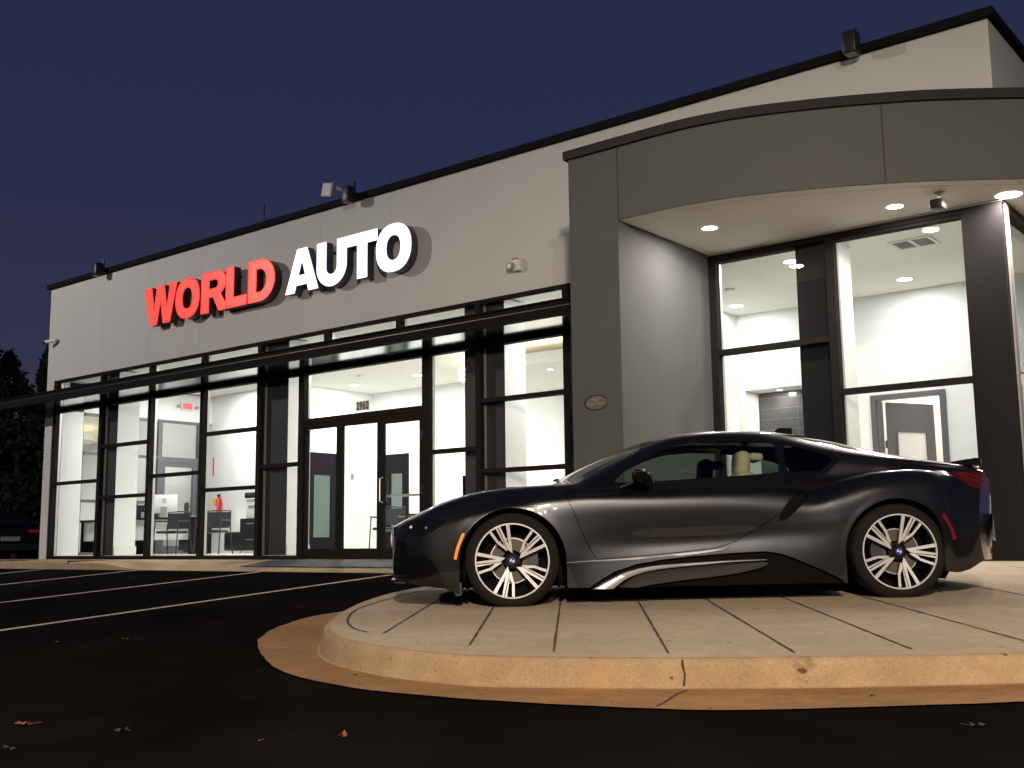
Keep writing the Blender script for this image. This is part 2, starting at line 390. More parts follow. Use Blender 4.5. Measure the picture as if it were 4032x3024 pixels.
# gutter apron at the foot of the kerb
gl = [(-7.25, 7.9), (-7.17, 7.2), (-7.12, 6.6), (-7.02, 6.05), (-6.62, 5.39), (-6.3, 5.02), (-5.97, 4.72), (-5.4, 4.32), (-5.0, 4.09), (-4.65, 3.95), (-4.19, 3.86), (-3.73, 3.87), (-3.23, 3.95), (-2.5, 4.17), (-2.17, 4.35), (-1.8, 4.64), (-1.33, 5.04), (-0.4, 5.85), (0.9, 7.3), (2.6, 9.6), (4.0, 12.5), (4.85, 16), (5.05, 24)]
G_ = smooth_poly(gl, 14)
G_ = [p + np.array([random.uniform(-1, 1), random.uniform(-1, 1)]) * 0.008 for p in G_]
goutl = [tuple(p) for p in G_] + [(3.5, 24), (3.2, 14.0), (0, 9), (-2, 6.2), (-5, 6), (-6.3, 7.4), (-7, 8.2)]
P, T = gridmesh(-7.6, 5.3, 3.6, 24.2, 0.12)
V3 = np.column_stack([P, np.zeros(len(P))]); A0 = np.zeros((len(P), 1))
V2, A2, T2 = clip(V3, A0, T, sdpoly(P, goutl)); 
V2, A2, T2 = clip(V2, A2, T2, 0.01 - sdpoly(V2[:, :2], outl))
V2[:, 2] = zA(V2[:, 0], V2[:, 1]) + 0.009
gm = MB(); gm.v = [tuple(v) for v in V2]; gm.f = [tuple(int(i) for i in t) for t in T2]; gm.m = [0] * len(T2)
ribbon(gm, [(-2.665, 4.575), (-2.66, 4.47), (-2.62, 4.33), (-2.585, 4.17)], 0.014, zA, 0.013, 1, 0.003, 6)
tag(gm.build('gutter', [M['gutter'], M['joint']], smooth=30), kind='structure')
# pavement strip along the shop front: kerbed on the left, sloping flush in front of the doors
st = MB(); cols = []
for x in np.concatenate([np.linspace(-34, -23, 8), np.linspace(-22, -7.7, 60)]):
    k = np.clip((-16.6 - x) / 1.6, 0, 1); k = k * k * (3 - 2 * k)  # 1 = full kerb
    yb = 10.72; zb = float(zA(x, yb)); ze = (zb + 0.006) + (-0.272 - zb - 0.006) * k
    cols.append([(x, 12.02, -0.247), (x, 11.6, -0.254), (x, 11.1, -0.262 * k + (ze * 0.45 - 0.262 * 0.55) * (1 - k)), (x, yb + 0.03, ze), (x, yb, ze - 0.012 * k), (x, yb - 0.015, zb - 0.02)])
nr = 6
st.add([p for c in cols for p in c], [(i * nr + k, (i + 1) * nr + k, (i + 1) * nr + k + 1, i * nr + k + 1) for i in range(len(cols) - 1) for k in range(nr - 1)], 0)
for x in (-21.6, -19.0): st.box(x, x + 0.012, 10.703, 11.9, -0.3, -0.2485, 1)
tag(st.build('shopfront_pavement', [M['kerb'], M['joint']], smooth=35), kind='structure')
pl_ = MB()
for a, b in (((-8.0, 0.9), (-10.44, 10.39)), ((-10.4, 0.35), (-13.41, 10.62)), ((-12.7, 0.0), (-16.7, 10.66)), ((-17.2, 5.0), (-19.63, 10.6)), ((-20.6, 5.0), (-22.7, 10.6)), ((-23.8, 5.0), (-25.8, 10.6))):
    a, b = np.array(a), np.array(b)
    if a[1] < 1: a = b + (a - b) * 1.0
    ribbon(pl_, [a, b], 0.09, zA, 0.004, 0, 0.0, 24)
tag(pl_.build('parking_lines', M['line']), kind='structure')
dm = MB(); vs = []; fs = []; prof_ = [(10.99, -.338 + .004), (11.0, -.326), (11.1, -.312), (11.35, -.280), (11.6, -.246), (11.93, -.240), (11.94, -.25)]
for x in np.linspace(-14.35, -9.6, 20):
    for y, z in prof_: vs.append((x + (11.5 - y) * -.05, y, z + .002 * math.sin(x * 5 + y * 9)))
k_ = len(prof_)
dm.add(vs, [(i * k_ + j, (i + 1) * k_ + j, (i + 1) * k_ + j + 1, i * k_ + j + 1) for i in range(19) for j in range(k_ - 1)])
tag(dm.build('doormat', M['mat']), 'wide dark rubber entrance mat on the pavement before the glass doors', 'doormat')
# ================================================================== BUILDING
B = thing('showroom_building', 'white and dark grey car showroom with lit storefront windows and a curved corner portico', 'building', (-12, 12, -0.25))
YF = 12.0; ZG = -0.25
w = MB()
w.box(-22.40, -3.01, 11.97, 12.13, 3.49, 5.52); w.box(-22.10, -3.31, 12.13, 12.27, 3.57, 5.52); w.box(-22.40, -22.11, 11.97, 12.27, ZG - .3, 3.49)
w.box(-3.31, -3.01, 12.13, 24, 3.49, 5.52)
w.box(-22.40, -22.10, 12.13, 15.9, 2.86, 5.52); w.box(-22.40, -22.10, 15.9, 24, ZG - .3, 5.52)
w.box(-22.1, -3.31, 23.7, 24, ZG - .3, 5.52)
for x in (-20.3, -18.65, -17.0, -15.35, -13.7, -12.05, -10.4, -8.75, -5.45): w.box(x - .005, x + .005, 11.968, 11.972, 3.50, 5.50, 1)
w.build('upper_wall', [M['stucco'], M['stucco_joint']], B)
r = MB(); r.box(-22.1, -3.3, 12.27, 23.7, 5.1, 5.25); r.build('roof', M['grey'], B)
c = MB(); c.box(-22.47, -2.94, 11.90, 12.32, 5.515, 5.615); c.box(-3.36, -2.94, 12.32, 24.06, 5.515, 5.615); c.box(-22.47, -22.05, 12.32, 24.06, 5.515, 5.615); c.box(-22.05, -3.36, 23.64, 24.06, 5.515, 5.615)
c.build('roof_coping', M['coping'], B)
# columns behind the glass line: dark fronts, white inside faces
cols_ = [(-22.10, -22.0), (-20.55, -19.88), (-15.42, -14.66), (-10.66, -9.90), (-5.40, -4.92), (-3.42, -3.05)]
for i, (a, b) in enumerate(cols_):
    k = MB(); k.box(a, b, 12.135, 12.14, ZG, 3.49, 0); k.box(a, b, 12.14, 12.62 if i != 5 else 12.4, ZG, 3.49, 1)
    k.build('column', [M['column' if i < 4 else 'column_dark'], M['iwall']], B)
FR = M['frame']
mull = [-22.03, -20.27, -18.55, -16.89, -15.26]
def vbar(x, z0, z1, wd=0.10, y0=11.98, y1=12.12, name='mullion', alu_and_lit=True):
    k = MB(); k.box(x - wd / 2, x + wd / 2, y0, y1, z0, z1)
    if alu_and_lit: k.box(x + wd / 2 + .0005, x + wd / 2 + .006, y1 - .045, y1 + .004, z0 + .02, z1 - .02, 1)  # mullion side lit from inside, put in as a lighter strip
    return k.build(name, [FR, M['alu']], B)
def hbar(x0, x1, z, ht=0.062, name='glazing_bar', y0=11.985, y1=12.11):
    k = MB(); k.box(x0, x1, y0, y1, z - ht / 2, z + ht / 2); return k.build(name, FR, B)
ZH = 3.49; ZC = 2.81
for x in mull[1:]: vbar(x, ZG, ZH)
vbar(-22.05, ZG, ZH, 0.11)
# upper transom mullions and the lower set are not the same in the door bay
for x in (-13.55, -11.89): vbar(x, 2.87, ZH)
vbar(-10.28, ZG, ZH, 0.085); vbar(-8.69, ZG, ZH, 0.115); vbar(-7.21, ZG, ZH, 0.10)
vbar(-14.14, ZG, 2.81, 0.14); vbar(-11.32, ZG, 2.81, 0.13)
hd = MB(); hd.box(-22.11, -7.15, 11.985, 12.05, ZH - .042, ZH - .002); hd.box(-22.11, -7.15, 12.0, 12.03, ZH - 0.062, ZH - .052); hd.build('head_frame', FR, B)
si = MB(); si.box(-22.11, -14.21, 11.975, 12.13, ZG, -0.185); si.box(-11.26, -7.15, 11.975, 12.13, ZG, -0.185); si.build('sill_frame', FR, B)
hb = MB(); hb.box(-22.11, -7.15, 11.984, 12.125, 2.80, 2.90); hb.build('transom_bar', FR, B)
def pane(x0, x1, z0, z1, parent=B, y=12.06, m='glass', name='window_pane'):
    k = MB(); k.box(x0, x1, y, y + 0.006, z0, z1); return k.build(name, M[m], parent)
xs_ = [-21.99, -20.32, -20.22, -18.6, -18.5, -16.94, -16.84, -15.31, -15.21, -14.21, -11.25, -10.33, -10.23, -8.75, -8.63, -7.26]
zb = {0: [1.31], 1: [1.98, 0.965], 2: [1.31], 3: [1.99, 0.98], 4: [1.32], 5: [1.335], 6: [2.01, 1.0], 7: [1.33]}
for i in range(8):
    x0, x1 = xs_[2 * i], xs_[2 * i + 1]
    for z in zb[i]: hbar(x0, x1, z)
    zz = [-0.185] + sorted(zb[i]) + [2.80]
    for a, b in zip(zz[:-1], zz[1:]): pane(x0, x1, a + (.031 if a > 0 else 0), b - (.031 if b < 2.7 else 0))
for x0, x1 in ((-21.99, -20.32), (-20.22, -18.6), (-18.5, -16.94), (-16.84, -15.31), (-15.21, -13.6), (-13.5, -11.94), (-11.84, -10.33), (-10.23, -8.75), (-8.63, -7.26)):
    pane(x0, x1, 2.90, ZH - .01, name='transom_pane')
# entrance: transom light, three leaves
pane(-14.07, -11.385, 2.045, 2.80)
h = MB(); h.box(-14.07, -11.385, 11.975, 12.13, 1.965, 2.045); h.box(-14.07, -11.385, 11.99, 12.12, 1.90, 1.963); h.build('door_header', FR, B)
for (a, b, hinge) in ((-14.07, -13.22, 0), (-13.22, -12.29, 1), (-12.29, -11.385, 2)):
    lf = MB(); d0, d1 = 12.0, 12.05
    lf.box(a + .003, a + .075, d0, d1, -0.235, 1.895); lf.box(b - .07, b - .003, d0, d1, -0.235, 1.895)
    lf.box(a + .075, b - .07, d0, d1, 1.83 if hinge == 2 else 1.865, 1.895); lf.box(a + .075, b - .07, d0, d1, -0.235, -0.075)
    L_ = lf.build('glass_door', FR, B); pane(a + .075, b - .07, -0.075, 1.83 if hinge == 2 else 1.865, L_, 12.02, name='door_pane')
    if hinge == 2:
        hn = MB(); hn.tube([(a + .055, 12.0, 0.62), (a + .055, 11.94, 0.64), (a + .055, 11.94, 0.98), (a + .055, 12.0, 1.0)], 0.011, 8); hn.build('door_handle', M['alu'], L_, smooth=True)
        for z in (1.55, 0.72): hg = MB(); hg.box(b - .012, b + .012, 11.975, 11.999, z, z + .13); hg.build('hinge', M['black'], L_)
        pb = MB(); pb.box(a + .075, b - .07, 12.052, 12.09, 0.70, 0.735); pb.build('push_bar', M['alu'], L_)
# portico bay glazing (right part)
hd = MB(); hd.box(-6.49, -3.05, 11.985, 12.13, ZH - .06, ZH - .002); hd.box(-6.49, -5.35, 11.995, 12.11, ZH - .095, ZH - .065); hd.box(-4.93, -3.42, 11.995, 12.11, ZH - .095, ZH - .065); hd.build('head_frame', FR, B)
vbar(-6.44, ZG, ZH - .06, 0.10); vbar(-4.92, ZG, ZH - .06, 0.10); vbar(-3.385, ZG, ZH - .06, 0.09, alu_and_lit=False)
hbar(-6.39, -4.97, 2.265, 0.065); hbar(-4.87, -3.43, 1.64, 0.062)
for x0, x1, z in ((-6.39, -4.97, 2.265), (-4.87, -3.43, 1.64)):
    pane(x0, x1, -0.185, z - .031); pane(x0, x1, z + .031, ZH - .095)
si = MB(); si.box(-6.49, -3.05, 11.975, 12.13, ZG, -0.185); si.build('sill_frame', FR, B)
# corner return and side glazing
k = MB(); k.box(-3.34, -3.02, 11.982, 12.10, ZG, ZH - .002); k.build('corner_post', M['column_dark'], B)
for y in (12.14, 13.7, 15.2, 16.9, 18.6): 
    q = MB(); q.box(-3.11, -3.00, y - .05, y + .05, ZG, 3.49); q.build('mullion', M['alu'] if y < 12.2 else FR, B)
q = MB(); q.box(-3.11, -3.0, 12.19, 18.55, 3.40, 3.49); q.box(-3.11, -3.0, 12.19, 18.55, ZG, -0.16); q.box(-3.10, -3.01, 12.19, 18.55, 1.63, 1.70); q.build('side_frame', FR, B)
for a, b in ((12.19, 13.65), (13.75, 15.15), (15.25, 16.85), (16.95, 18.55)):
    for z0, z1 in ((-0.16, 1.63), (1.70, 3.40)):
        q = MB(); q.box(-3.06, -3.054, a, b, z0, z1); q.build('window_pane', M['glass'], B)
q = MB(); q.box(-3.31, -3.01, 18.65, 24, ZG - .3, 3.49); q.build('side_wall', M['stucco'], B)
# left side storefront (coated glass) with the exit door
for y in (14.50, 15.57): 
    q = MB(); q.box(-22.07, -21.96, y - .05, y + .05, ZG, 2.86); q.build('mullion', M['iframe'], B)
for y0, y1, zs in ((12.64, 14.45, (1.99, 0.97)), (14.55, 15.52, (1.98,))):
    for z in zs: q = MB(); q.box(-22.06, -21.97, y0, y1, z - .03 - (.06 if y0 > 14.5 else 0), z + .03); q.build('glazing_bar', M['iframe'], B)
    q = MB(); q.box(-22.06, -21.97, y0, y1, 2.80, 2.86); q.build('head_frame', M['iframe'], B); q = MB(); q.box(-22.06, -21.97, y0, y1, ZG, -0.12); q.build('sill_frame', M['iframe'], B)
q = MB(); q.box(-22.02, -22.014, 12.64, 15.52, -0.12, 2.80); q.build('side_glass', M['mirror_glass'], B)
q = MB(); q.box(-22.05, -21.98, 14.56, 14.66, -0.15, 1.89); q.box(-22.05, -21.98, 15.41, 15.51, -0.15, 1.89); q.box(-22.05, -21.98, 14.66, 15.41, -0.15, 0.0); q.box(-22.05, -21.98, 14.66, 15.41, 1.79, 1.89); q.build('exit_door', M['iframe'], B)
q = MB(); q.box(-22.1, -22.0, 12.27, 15.9, 2.865, 3.5); q.build('interior_wall', M['iwall'], B)

# canopy over the shop front
cn = MB(); ZU = 2.87; YC = 11.22
cn.box(-23.0, -7.152, YC, YC + 0.05, ZU, ZU + 0.215)
cn.box(-23.0, -7.152, YC - 0.03, YC, ZU, ZU + 0.022); cn.box(-23.0, -7.152, YC - 0.03, YC, ZU + 0.193, ZU + 0.215)
cn.box(-23.0, -22.95, YC + .05, 12.6, ZU, ZU + 0.215)
cn.box(-22.95, -7.152, YC + 0.05, 11.955, ZU + 0.12, ZU + 0.16)
for x in np.arange(-22.4, -7.3, 1.65): cn.box(x, x + .04, YC + .05, 11.955, ZU + 0.004, ZU + 0.118)
cn.box(-23.0, -7.152, YC - 0.018, YC - 0.002, ZU + 0.118, ZU + 0.127, 1)  # highlight along the fascia lip, put in as a paler strip
cn.build('canopy', [M['canopy'], M['canopy_lip']], B)
cu = MB(); cu.box(-22.95, -7.152, YC + 0.052, 11.95, ZU, ZU + 0.003); cu.build('canopy_soffit', M['canopy_under'], B)

# portico: pier, curved fascia, soffit
pr = MB(); pr.prism([(-7.15, 9.964), (-6.49, 9.964), (-6.49, 11.985), (-7.15, 11.985)], -0.6, 3.5125)
pr.build('portico_pier', M['dark_stucco'], B)
cpts = [(-5.95, 9.966), (-5.6, 9.985), (-5.2, 10.055), (-4.83, 10.17), (-4.49, 10.31), (-4.15, 10.465), (-3.75, 10.68), (-3.29, 10.96), (-2.63, 11.46)]
mir = [(-3.02 + (12.0 - y), 12.0 + (-3.02 - x)) if False else (-3.02 + (12.0 - y) * 1.0, 12.0 + (-3.02 - x) * -1.0) for x, y in cpts]
# mirror about the diagonal of the corner (-3.02, 12): (x,y) -> (-3.02 + (12-y), 12 - (-3.02-x))... keep the far half outside the picture
mir = [(-3.02 - (y - 12.0), 12.0 - (x + 3.02)) for x, y in cpts]
curve = [np.array(p) for p in [(-7.15, 9.964), (-6.49, 9.964)]] + smooth_poly(cpts + [(-2.555, 11.535)] + mir[::-1], 5) + [np.array((-0.984, 15.47)), np.array((-0.984, 16.13))]
inner = offset_poly(curve, -0.30)
n = len(curve)
fa = MB(); z0, z1 = 3.5126, 4.35
for z in ():
    pass
vs = [(p[0], p[1], z0) for p in curve] + [(p[0], p[1], z1) for p in curve] + [(p[0], p[1], z0) for p in inner] + [(p[0], p[1], z1) for p in inner]
fs = []
for i in range(n - 1):
    fs += [(i, i + 1, n + i + 1, n + i), (2 * n + i + 1, 2 * n + i, 3 * n + i, 3 * n + i + 1), (n + i, n + i + 1, 3 * n + i + 1, 3 * n + i), (i + 1, i, 2 * n + i, 2 * n + i + 1)]
fs += [(0, n, 3 * n, 2 * n)]
fa.add(vs, fs, 0)
fa.box(-7.149, -6.85, 10.27, 11.965, z0, z1)
def vj(x, y, nx, ny):
    tx, ty = -ny, nx
    fa.add([(x + tx * .009 + nx * .003, y + ty * .009 + ny * .003, z0 + .004), (x - tx * .009 + nx * .003, y - ty * .009 + ny * .003, z0 + .004), (x - tx * .009 + nx * .003, y - ty * .009 + ny * .003, z1), (x + tx * .009 + nx * .003, y + ty * .009 + ny * .003, z1)], [(0, 1, 2, 3)], 1)
vj(-6.48, 9.964, 0, -1); vj(-3.755, 10.675, 0.47, -0.88)
fa.build('portico_fascia', [M['dark_stucco'], M['dark_joint']], B, smooth=30)
co = MB(); cou = offset_poly(curve, 0.045); coi = offset_poly(curve, -0.34)
cou[0] = cou[0] + np.array([-.045, 0]); coi[0] = coi[0] + np.array([-.045, 0])
vs = [(p[0], p[1], 4.345) for p in cou] + [(p[0], p[1], 4.447) for p in cou] + [(p[0], p[1], 4.345) for p in coi] + [(p[0], p[1], 4.447) for p in coi]
co.add(vs, fs, 0); co.box(-7.195, -6.80, 10.31, 11.965, 4.346, 4.446); co.build('portico_coping', M['coping2'], B, smooth=30)
rf = MB(); poly = [tuple(p) for p in inner] + [(-3.0, 16.13), (-3.0, 11.966), (-7.14, 11.966)]
def tri_poly(mb, poly, z, m=0):
    from mathutils.geometry import tessellate_polygon
    t = tessellate_polygon([[Vector((x, y, 0)) for x, y in poly]]); mb.add([(x, y, z) for x, y in poly], t, m)
tri_poly(rf, poly, 4.30); rf.build('portico_roof', M['coping2'], B)
so = MB(); sof = offset_poly(curve, -0.012); sof[0] = np.array((-6.48, 9.976)); poly2 = [tuple(p) for p in sof if p[0] > -6.47 or p is sof[0]] + [(-3.0, 16.13), (-3.0, 11.983), (-6.488, 11.983)]
tri_poly(so, poly2, 3.5095)
trk = offset_poly(curve[2:], -0.16); so.add([(p[0], p[1], 3.508) for p in trk] + [(p[0], p[1], 3.508) for p in offset_poly(curve[2:], -0.172)], [(i, i + 1, len(trk) + i + 1, len(trk) + i) for i in range(len(trk) - 1)], 1)
so.build('soffit', [M['soffit'], M['stucco_joint']], B)
# interior shell
fl = MB(); fl.box(-22.0, -3.12, 12.13, 20.6, -0.28, -0.175); fl.build('interior_floor', M['ifloor'], B)
ce = MB(); ce.box(-22.0, -3.12, 12.132, 20.6, 3.52, 3.56); ce.build('ceiling', M['iceil'], B)
iw = MB()
iw.box(-22.0, -18.9, 15.9, 16.02, -.175, 3.52); iw.box(-19.02, -18.9, 16.02, 16.2, -.175, 3.52); iw.box(-19.02, -18.9, 17.1, 18.2, -.175, 3.52); iw.box(-19.02, -18.9, 16.2, 17.1, 2.03, 3.52)
iw.box(-18.9, -18.48, 18.2, 18.32, -.175, 3.52); iw.box(-18.48, -17.7, 18.2, 18.32, 2.04, 3.52)
# wall with the arch
xa, ra, za_ = -14.75, 1.32, 1.45
pts = [(xa - ra, -.175)] + [(xa + ra * math.cos(a), za_ + ra * 1.05 * math.sin(a)) for a in np.linspace(PI, 0, 25)] + [(xa + ra, -.175)]
for i in range(len(pts) - 1):
    (x0, z0_), (x1, z1_) = pts[i], pts[i + 1]
    if x1 - x0 > 1e-4: iw.add([(x0, 18.2, z0_), (x1, 18.2, z1_), (x1, 18.2, 3.52), (x0, 18.2, 3.52)], [(0, 1, 2, 3)])
    iw.add([(x0, 18.2, z0_), (x1, 18.2, z1_), (x1, 18.45, z1_), (x0, 18.45, z0_)], [(0, 1, 2, 3)])
iw.box(-17.7, xa - ra, 18.2, 18.32, -.175, 3.52); iw.box(xa + ra, -8.15, 18.2, 18.32, -.175, 3.52)
iw.box(-8.15, -8.03, 12.30, 20.5, -.175, 3.52)
# portico room back wall with niche and door opening
iw.box(-8.03, -7.93, 15.7, 16.15, -.175, 3.52); iw.box(-7.93, -6.55, 15.7, 16.15, 2.305, 3.52); iw.box(-6.55, -5.87, 15.7, 15.9, -.175, 3.52); iw.box(-5.87, -4.93, 15.7, 15.9, 1.98, 3.52); iw.box(-4.93, -3.15, 15.7, 15.9, -.175, 3.52)
iw.build('interior_wall', M['iwall'], B)
ww = MB(); ww.box(-22.0, -3.15, 20.5, 20.62, -.175, 3.52); ww.box(-7.9, -7.85, 16.3, 20.5, -.175, 3.52); ww.box(-3.9, -3.85, 15.9, 20.5, -.175, 3.52); ww.box(-7.85, -3.9, 18.2, 18.25, -.175, 3.52)
ww.build('interior_back_wall', M['iwall_warm'], B)
for bx in [(-21.99, -18.9, 15.88, 15.9), (-18.9, -18.88, 17.15, 18.2), (-17.65, xa - ra, 18.18, 18.2), (xa + ra, -8.15, 18.18, 18.2)] + [(a - .018, b + .018, 12.15, 12.638) for a, b in cols_[1:5]]:
    bb = MB(); bb.box(*bx, -.175, -0.005); bb.build('baseboard', M['base'], B)
tl = MB(); tl.box(-7.92, -6.56, 16.16, 16.2, -.175, 2.40); 
for i in range(14): tl.box(-7.92, -6.56, 16.158, 16.161, 0.0 + i * .17, 0.006 + i * .17, 1)
tl.box(-7.28, -7.274, 16.157, 16.16, -.17, 2.3, 1); tl.build('tiled_niche_back', [M['itile'], M['grout']], B)
# dark inner doors
def idoor(x0, x1, y0, y1, axis, zt, name='interior_door', glass='door_glass'):
    d = MB()
    if axis == 'x':      # door lies in a plane x = const, spans y
        d.box(x0 - .03, x0 + .03, y0, y0 + .06, -.17, zt); d.box(x0 - .03, x0 + .03, y1 - .06, y1, -.17, zt); d.box(x0 - .03, x0 + .03, y0 + .06, y1 - .06, zt - .06, zt)
        d.box(x0 - .02, x0 + .02, y0 + .06, y0 + .2, -.17, zt - .06); d.box(x0 - .02, x0 + .02, y1 - .2, y1 - .06, -.17, zt - .06); d.box(x0 - .02, x0 + .02, y0 + .2, y1 - .2, -.17, .15); d.box(x0 - .02, x0 + .02, y0 + .2, y1 - .2, zt - .5, zt - .06)
        o = d.build(name, M['idoor'], B); g_ = MB(); g_.box(x0 - .004, x0 + .004, y0 + .2, y1 - .2, .15, zt - .5); g_.build('door_glass', M[glass], o)
    else:
        d.box(x0, x0 + .06, y0 - .03, y0 + .03, -.17, zt); d.box(x1 - .06, x1, y0 - .03, y0 + .03, -.17, zt); d.box(x0 + .06, x1 - .06, y0 - .03, y0 + .03, zt - .06, zt)
        d.box(x0 + .06, x0 + .2, y0 - .02, y0 + .02, -.17, zt - .06); d.box(x1 - .2, x1 - .06, y0 - .02, y0 + .02, -.17, zt - .06); d.box(x0 + .2, x1 - .2, y0 - .02, y0 + .02, -.17, .15); d.box(x0 + .2, x1 - .2, y0 - .02, y0 + .02, zt - .45, zt - .06)
        o = d.build(name, M['idoor'], B); g_ = MB(); g_.box(x0 + .2, x1 - .2, y0 - .004, y0 + .004, .15, zt - .45); g_.build('door_glass', M[glass], o)
    return o
idoor(-18.9, 0, 16.2, 17.1, 'x', 2.03); idoor(-18.48, -17.7, 18.2, 0, 'y', 2.04)
# open dark door in the portico room
d = MB(); d.box(-5.93, -5.86, 15.66, 15.70, -.17, 2.04); d.box(-4.94, -4.87, 15.66, 15.70, -.17, 2.04); d.box(-5.86, -4.94, 15.66, 15.70, 1.97, 2.04)
d.box(-5.869, -5.84, 15.701, 15.9, -.17, 1.97); d.box(-4.96, -4.931, 15.701, 15.9, -.17, 1.97); d.build('door_frame', M['iframe'], B)
d = MB(); d.box(0, .14, -.02, .02, 0, 2.12); d.box(.74, .88, -.02, .02, 0, 2.12); d.box(.14, .74, -.02, .02, 0, .25); d.box(.14, .74, -.02, .02, 1.72, 2.12)
for z in (.25, 1.69): d.box(.14, .74, -.028, .028, z, z + .03)
for x in (.14, .71): d.box(x, x + .03, -.028, .028, .28, 1.69)
d.box(-.03, 0, -.03, .03, 1.45, 1.56)
Md = Matrix.Translation((-5.80, 15.93, -.165)) @ Matrix.Rotation(math.radians(62), 4, 'Z')
d.xf(Md); o = d.build('open_door', M['iframe'], B)
d = MB(); d.box(.17, .71, -.005, .005, .28, 1.69); d.xf(Md); d.build('door_glass', M['white'], o)
# dropped oval ceiling disc with cove light over it
cl = MB(); cx_, cy_, a_, b_ = -11.85, 16.7, 2.45, 1.5
ring = []
N = 64
for k in range(N):
    t = 2 * PI * k / N; q = 2.6
    ring.append((cx_ + a_ * math.copysign(abs(math.cos(t)) ** (2 / q), math.cos(t)), cy_ + b_ * math.copysign(abs(math.sin(t)) ** (2 / q), math.sin(t))))
cl.prism(ring, 3.10, 3.30); cl.build('dropped_ceiling_disc', M['iceil'], B, smooth=30)
cv = MB(); ring2 = [(cx_ + (x - cx_) * .93, cy_ + (y - cy_) * .9) for x, y in ring]; ring3 = [(cx_ + (x - cx_) * .9, cy_ + (y - cy_) * .86) for x, y in ring]
cv.add([(x, y, 3.305) for x, y in ring2] + [(x, y, 3.305) for x, y in ring3], [(i, (i + 1) % N, N + (i + 1) % N, N + i) for i in range(N)])
cv.build('cove_light', lampmat('cove_glow', (1, 0.80, 0.55), 26), B)

# ------------------------------------------------------------------ lamps of the place
def area(name, loc, size, power, col, parent=None, spread=PI):
    l = bpy.data.lights.new(name, 'AREA'); l.shape = 'DISK'; l.size = size; l.energy = power; l.color = col
    try: l.spread = spread
    except Exception: pass
    o = bpy.data.objects.new(name, l); C.objects.link(o); o.location = loc
    if parent: o.parent = parent; o.location = Vector(loc) - parent.location
    return o
def downlight(x, y, z, label, group, power, r=0.09, warm=False, name='ceiling_downlight'):
    t = thing(name, label, 'ceiling light', (x, y, z), group)
    a = MB(); a.lathe([(r + .018, 0), (r + .016, -.008), (r, -.006), (r, 0.0)], 28, c=(x, y, z)); a.build('trim_ring', M['trim_white'], t, smooth=True)
    b = MB(); b.add([(x + r * math.cos(2 * PI * k / 28), y + r * math.sin(2 * PI * k / 28), z - .004) for k in range(28)], [tuple(range(28))[::-1]]); b.build('lamp_lens', M['lamp_warm' if warm else 'lamp'], t)
    area('lamp_light', (x, y, z - .012), r * 2, power, (1, .87, .80) if warm else (1.0, 0.98, 0.95), t)
    return t
PW = 35
ind = [((-20.28, 15.12), 'round downlight high in the office corner over the printer bay'), ((-20.3, 13.4), 'round office downlight nearest the left end windows'), ((-18.1, 16.84), 'round downlight behind the 2960 transom, lower of the two by the left side'),
       ((-16.1, 15.1), 'round downlight behind the 2960 transom, close under the canopy line'), ((-14.36, 15.05), 'round downlight at the top right corner of the entrance transom'), ((-16.05, 16.75), 'round downlight right of the transom, beside the white column'),
       ((-17.2, 13.4), 'round downlight near the front glass behind the printer window'), ((-12.6, 13.3), 'round downlight just inside the entrance doors'), ((-9.2, 13.3), 'round downlight inside the bay left of the portico pier'),
       ((-7.66, 15.0), 'round ceiling light low behind the left portico window'), ((-5.09, 14.97), 'round ceiling light below the vent in the right portico window'), ((-3.94, 12.43), 'round ceiling light at the top of the right portico window above the vent'), ((-5.85, 13.01), 'round ceiling light cut by the dark column in the left portico window')]
for (x, y), lab in ind: downlight(x, y, 3.519, lab, 'round white interior downlights', 72 if x < -8.2 else 29, 0.10)
for (x, y), lab in (((-11.9, 15.9), 'small downlight under the dropped oval ceiling, upper one'), ((-13.9, 17.2), 'small downlight under the dropped oval ceiling, beside the arch')):
    downlight(x, y, 3.099, lab, 'small downlights in the oval ceiling', 8, 0.05)
downlight(-7.46, 15.93, 2.304, 'tiny downlight in the soffit of the dark tiled niche', None, 9, 0.045)
for (x, y), lab in (((-5.87, 10.91), 'soffit downlight nearest the grey pier'), ((-3.96, 11.49), 'soffit downlight in the middle of the curved portico'), ((-2.91, 11.87), 'brightest soffit downlight at the right corner of the portico'), ((-2.2, 13.4), 'soffit downlight beyond the corner of the portico')):
    downlight(x, y, 3.507, lab, 'downlights in the portico soffit', 46 if x < -3 else 55, 0.088 if x < -3 else 0.13, True, 'soffit_downlight')
for x, y, z, pw, nm in ((-14.7, 19.4, 3.5, 240, 'back_room_light'), (-5.6, 17.2, 3.5, 90, 'back_room_light'), (-18.9 - 1.5, 17.3, 3.5, 25, 'back_room_light'), (-17.8, 19.4, 3.5, 30, 'back_room_light')):
    t = thing('ceiling_panel_light', {-14.7: 'square ceiling panel in the back room behind the arch', -5.6: 'square ceiling panel in the room behind the open dark door', -20.4: 'square ceiling panel behind the office wall', -17.8: 'square ceiling panel behind the back door of the lobby'}[round(x, 1)], 'ceiling light', (x, y, z), 'ceiling panels in the back rooms')
    q = MB(); q.box(x - .3, x + .3, y - .3, y + .3, z - .01, z + .015); q.build('lamp_lens', M['lamp'], t); area('lamp_light', (x, y, z - .02), .5, pw, (1, .93, .86), t)
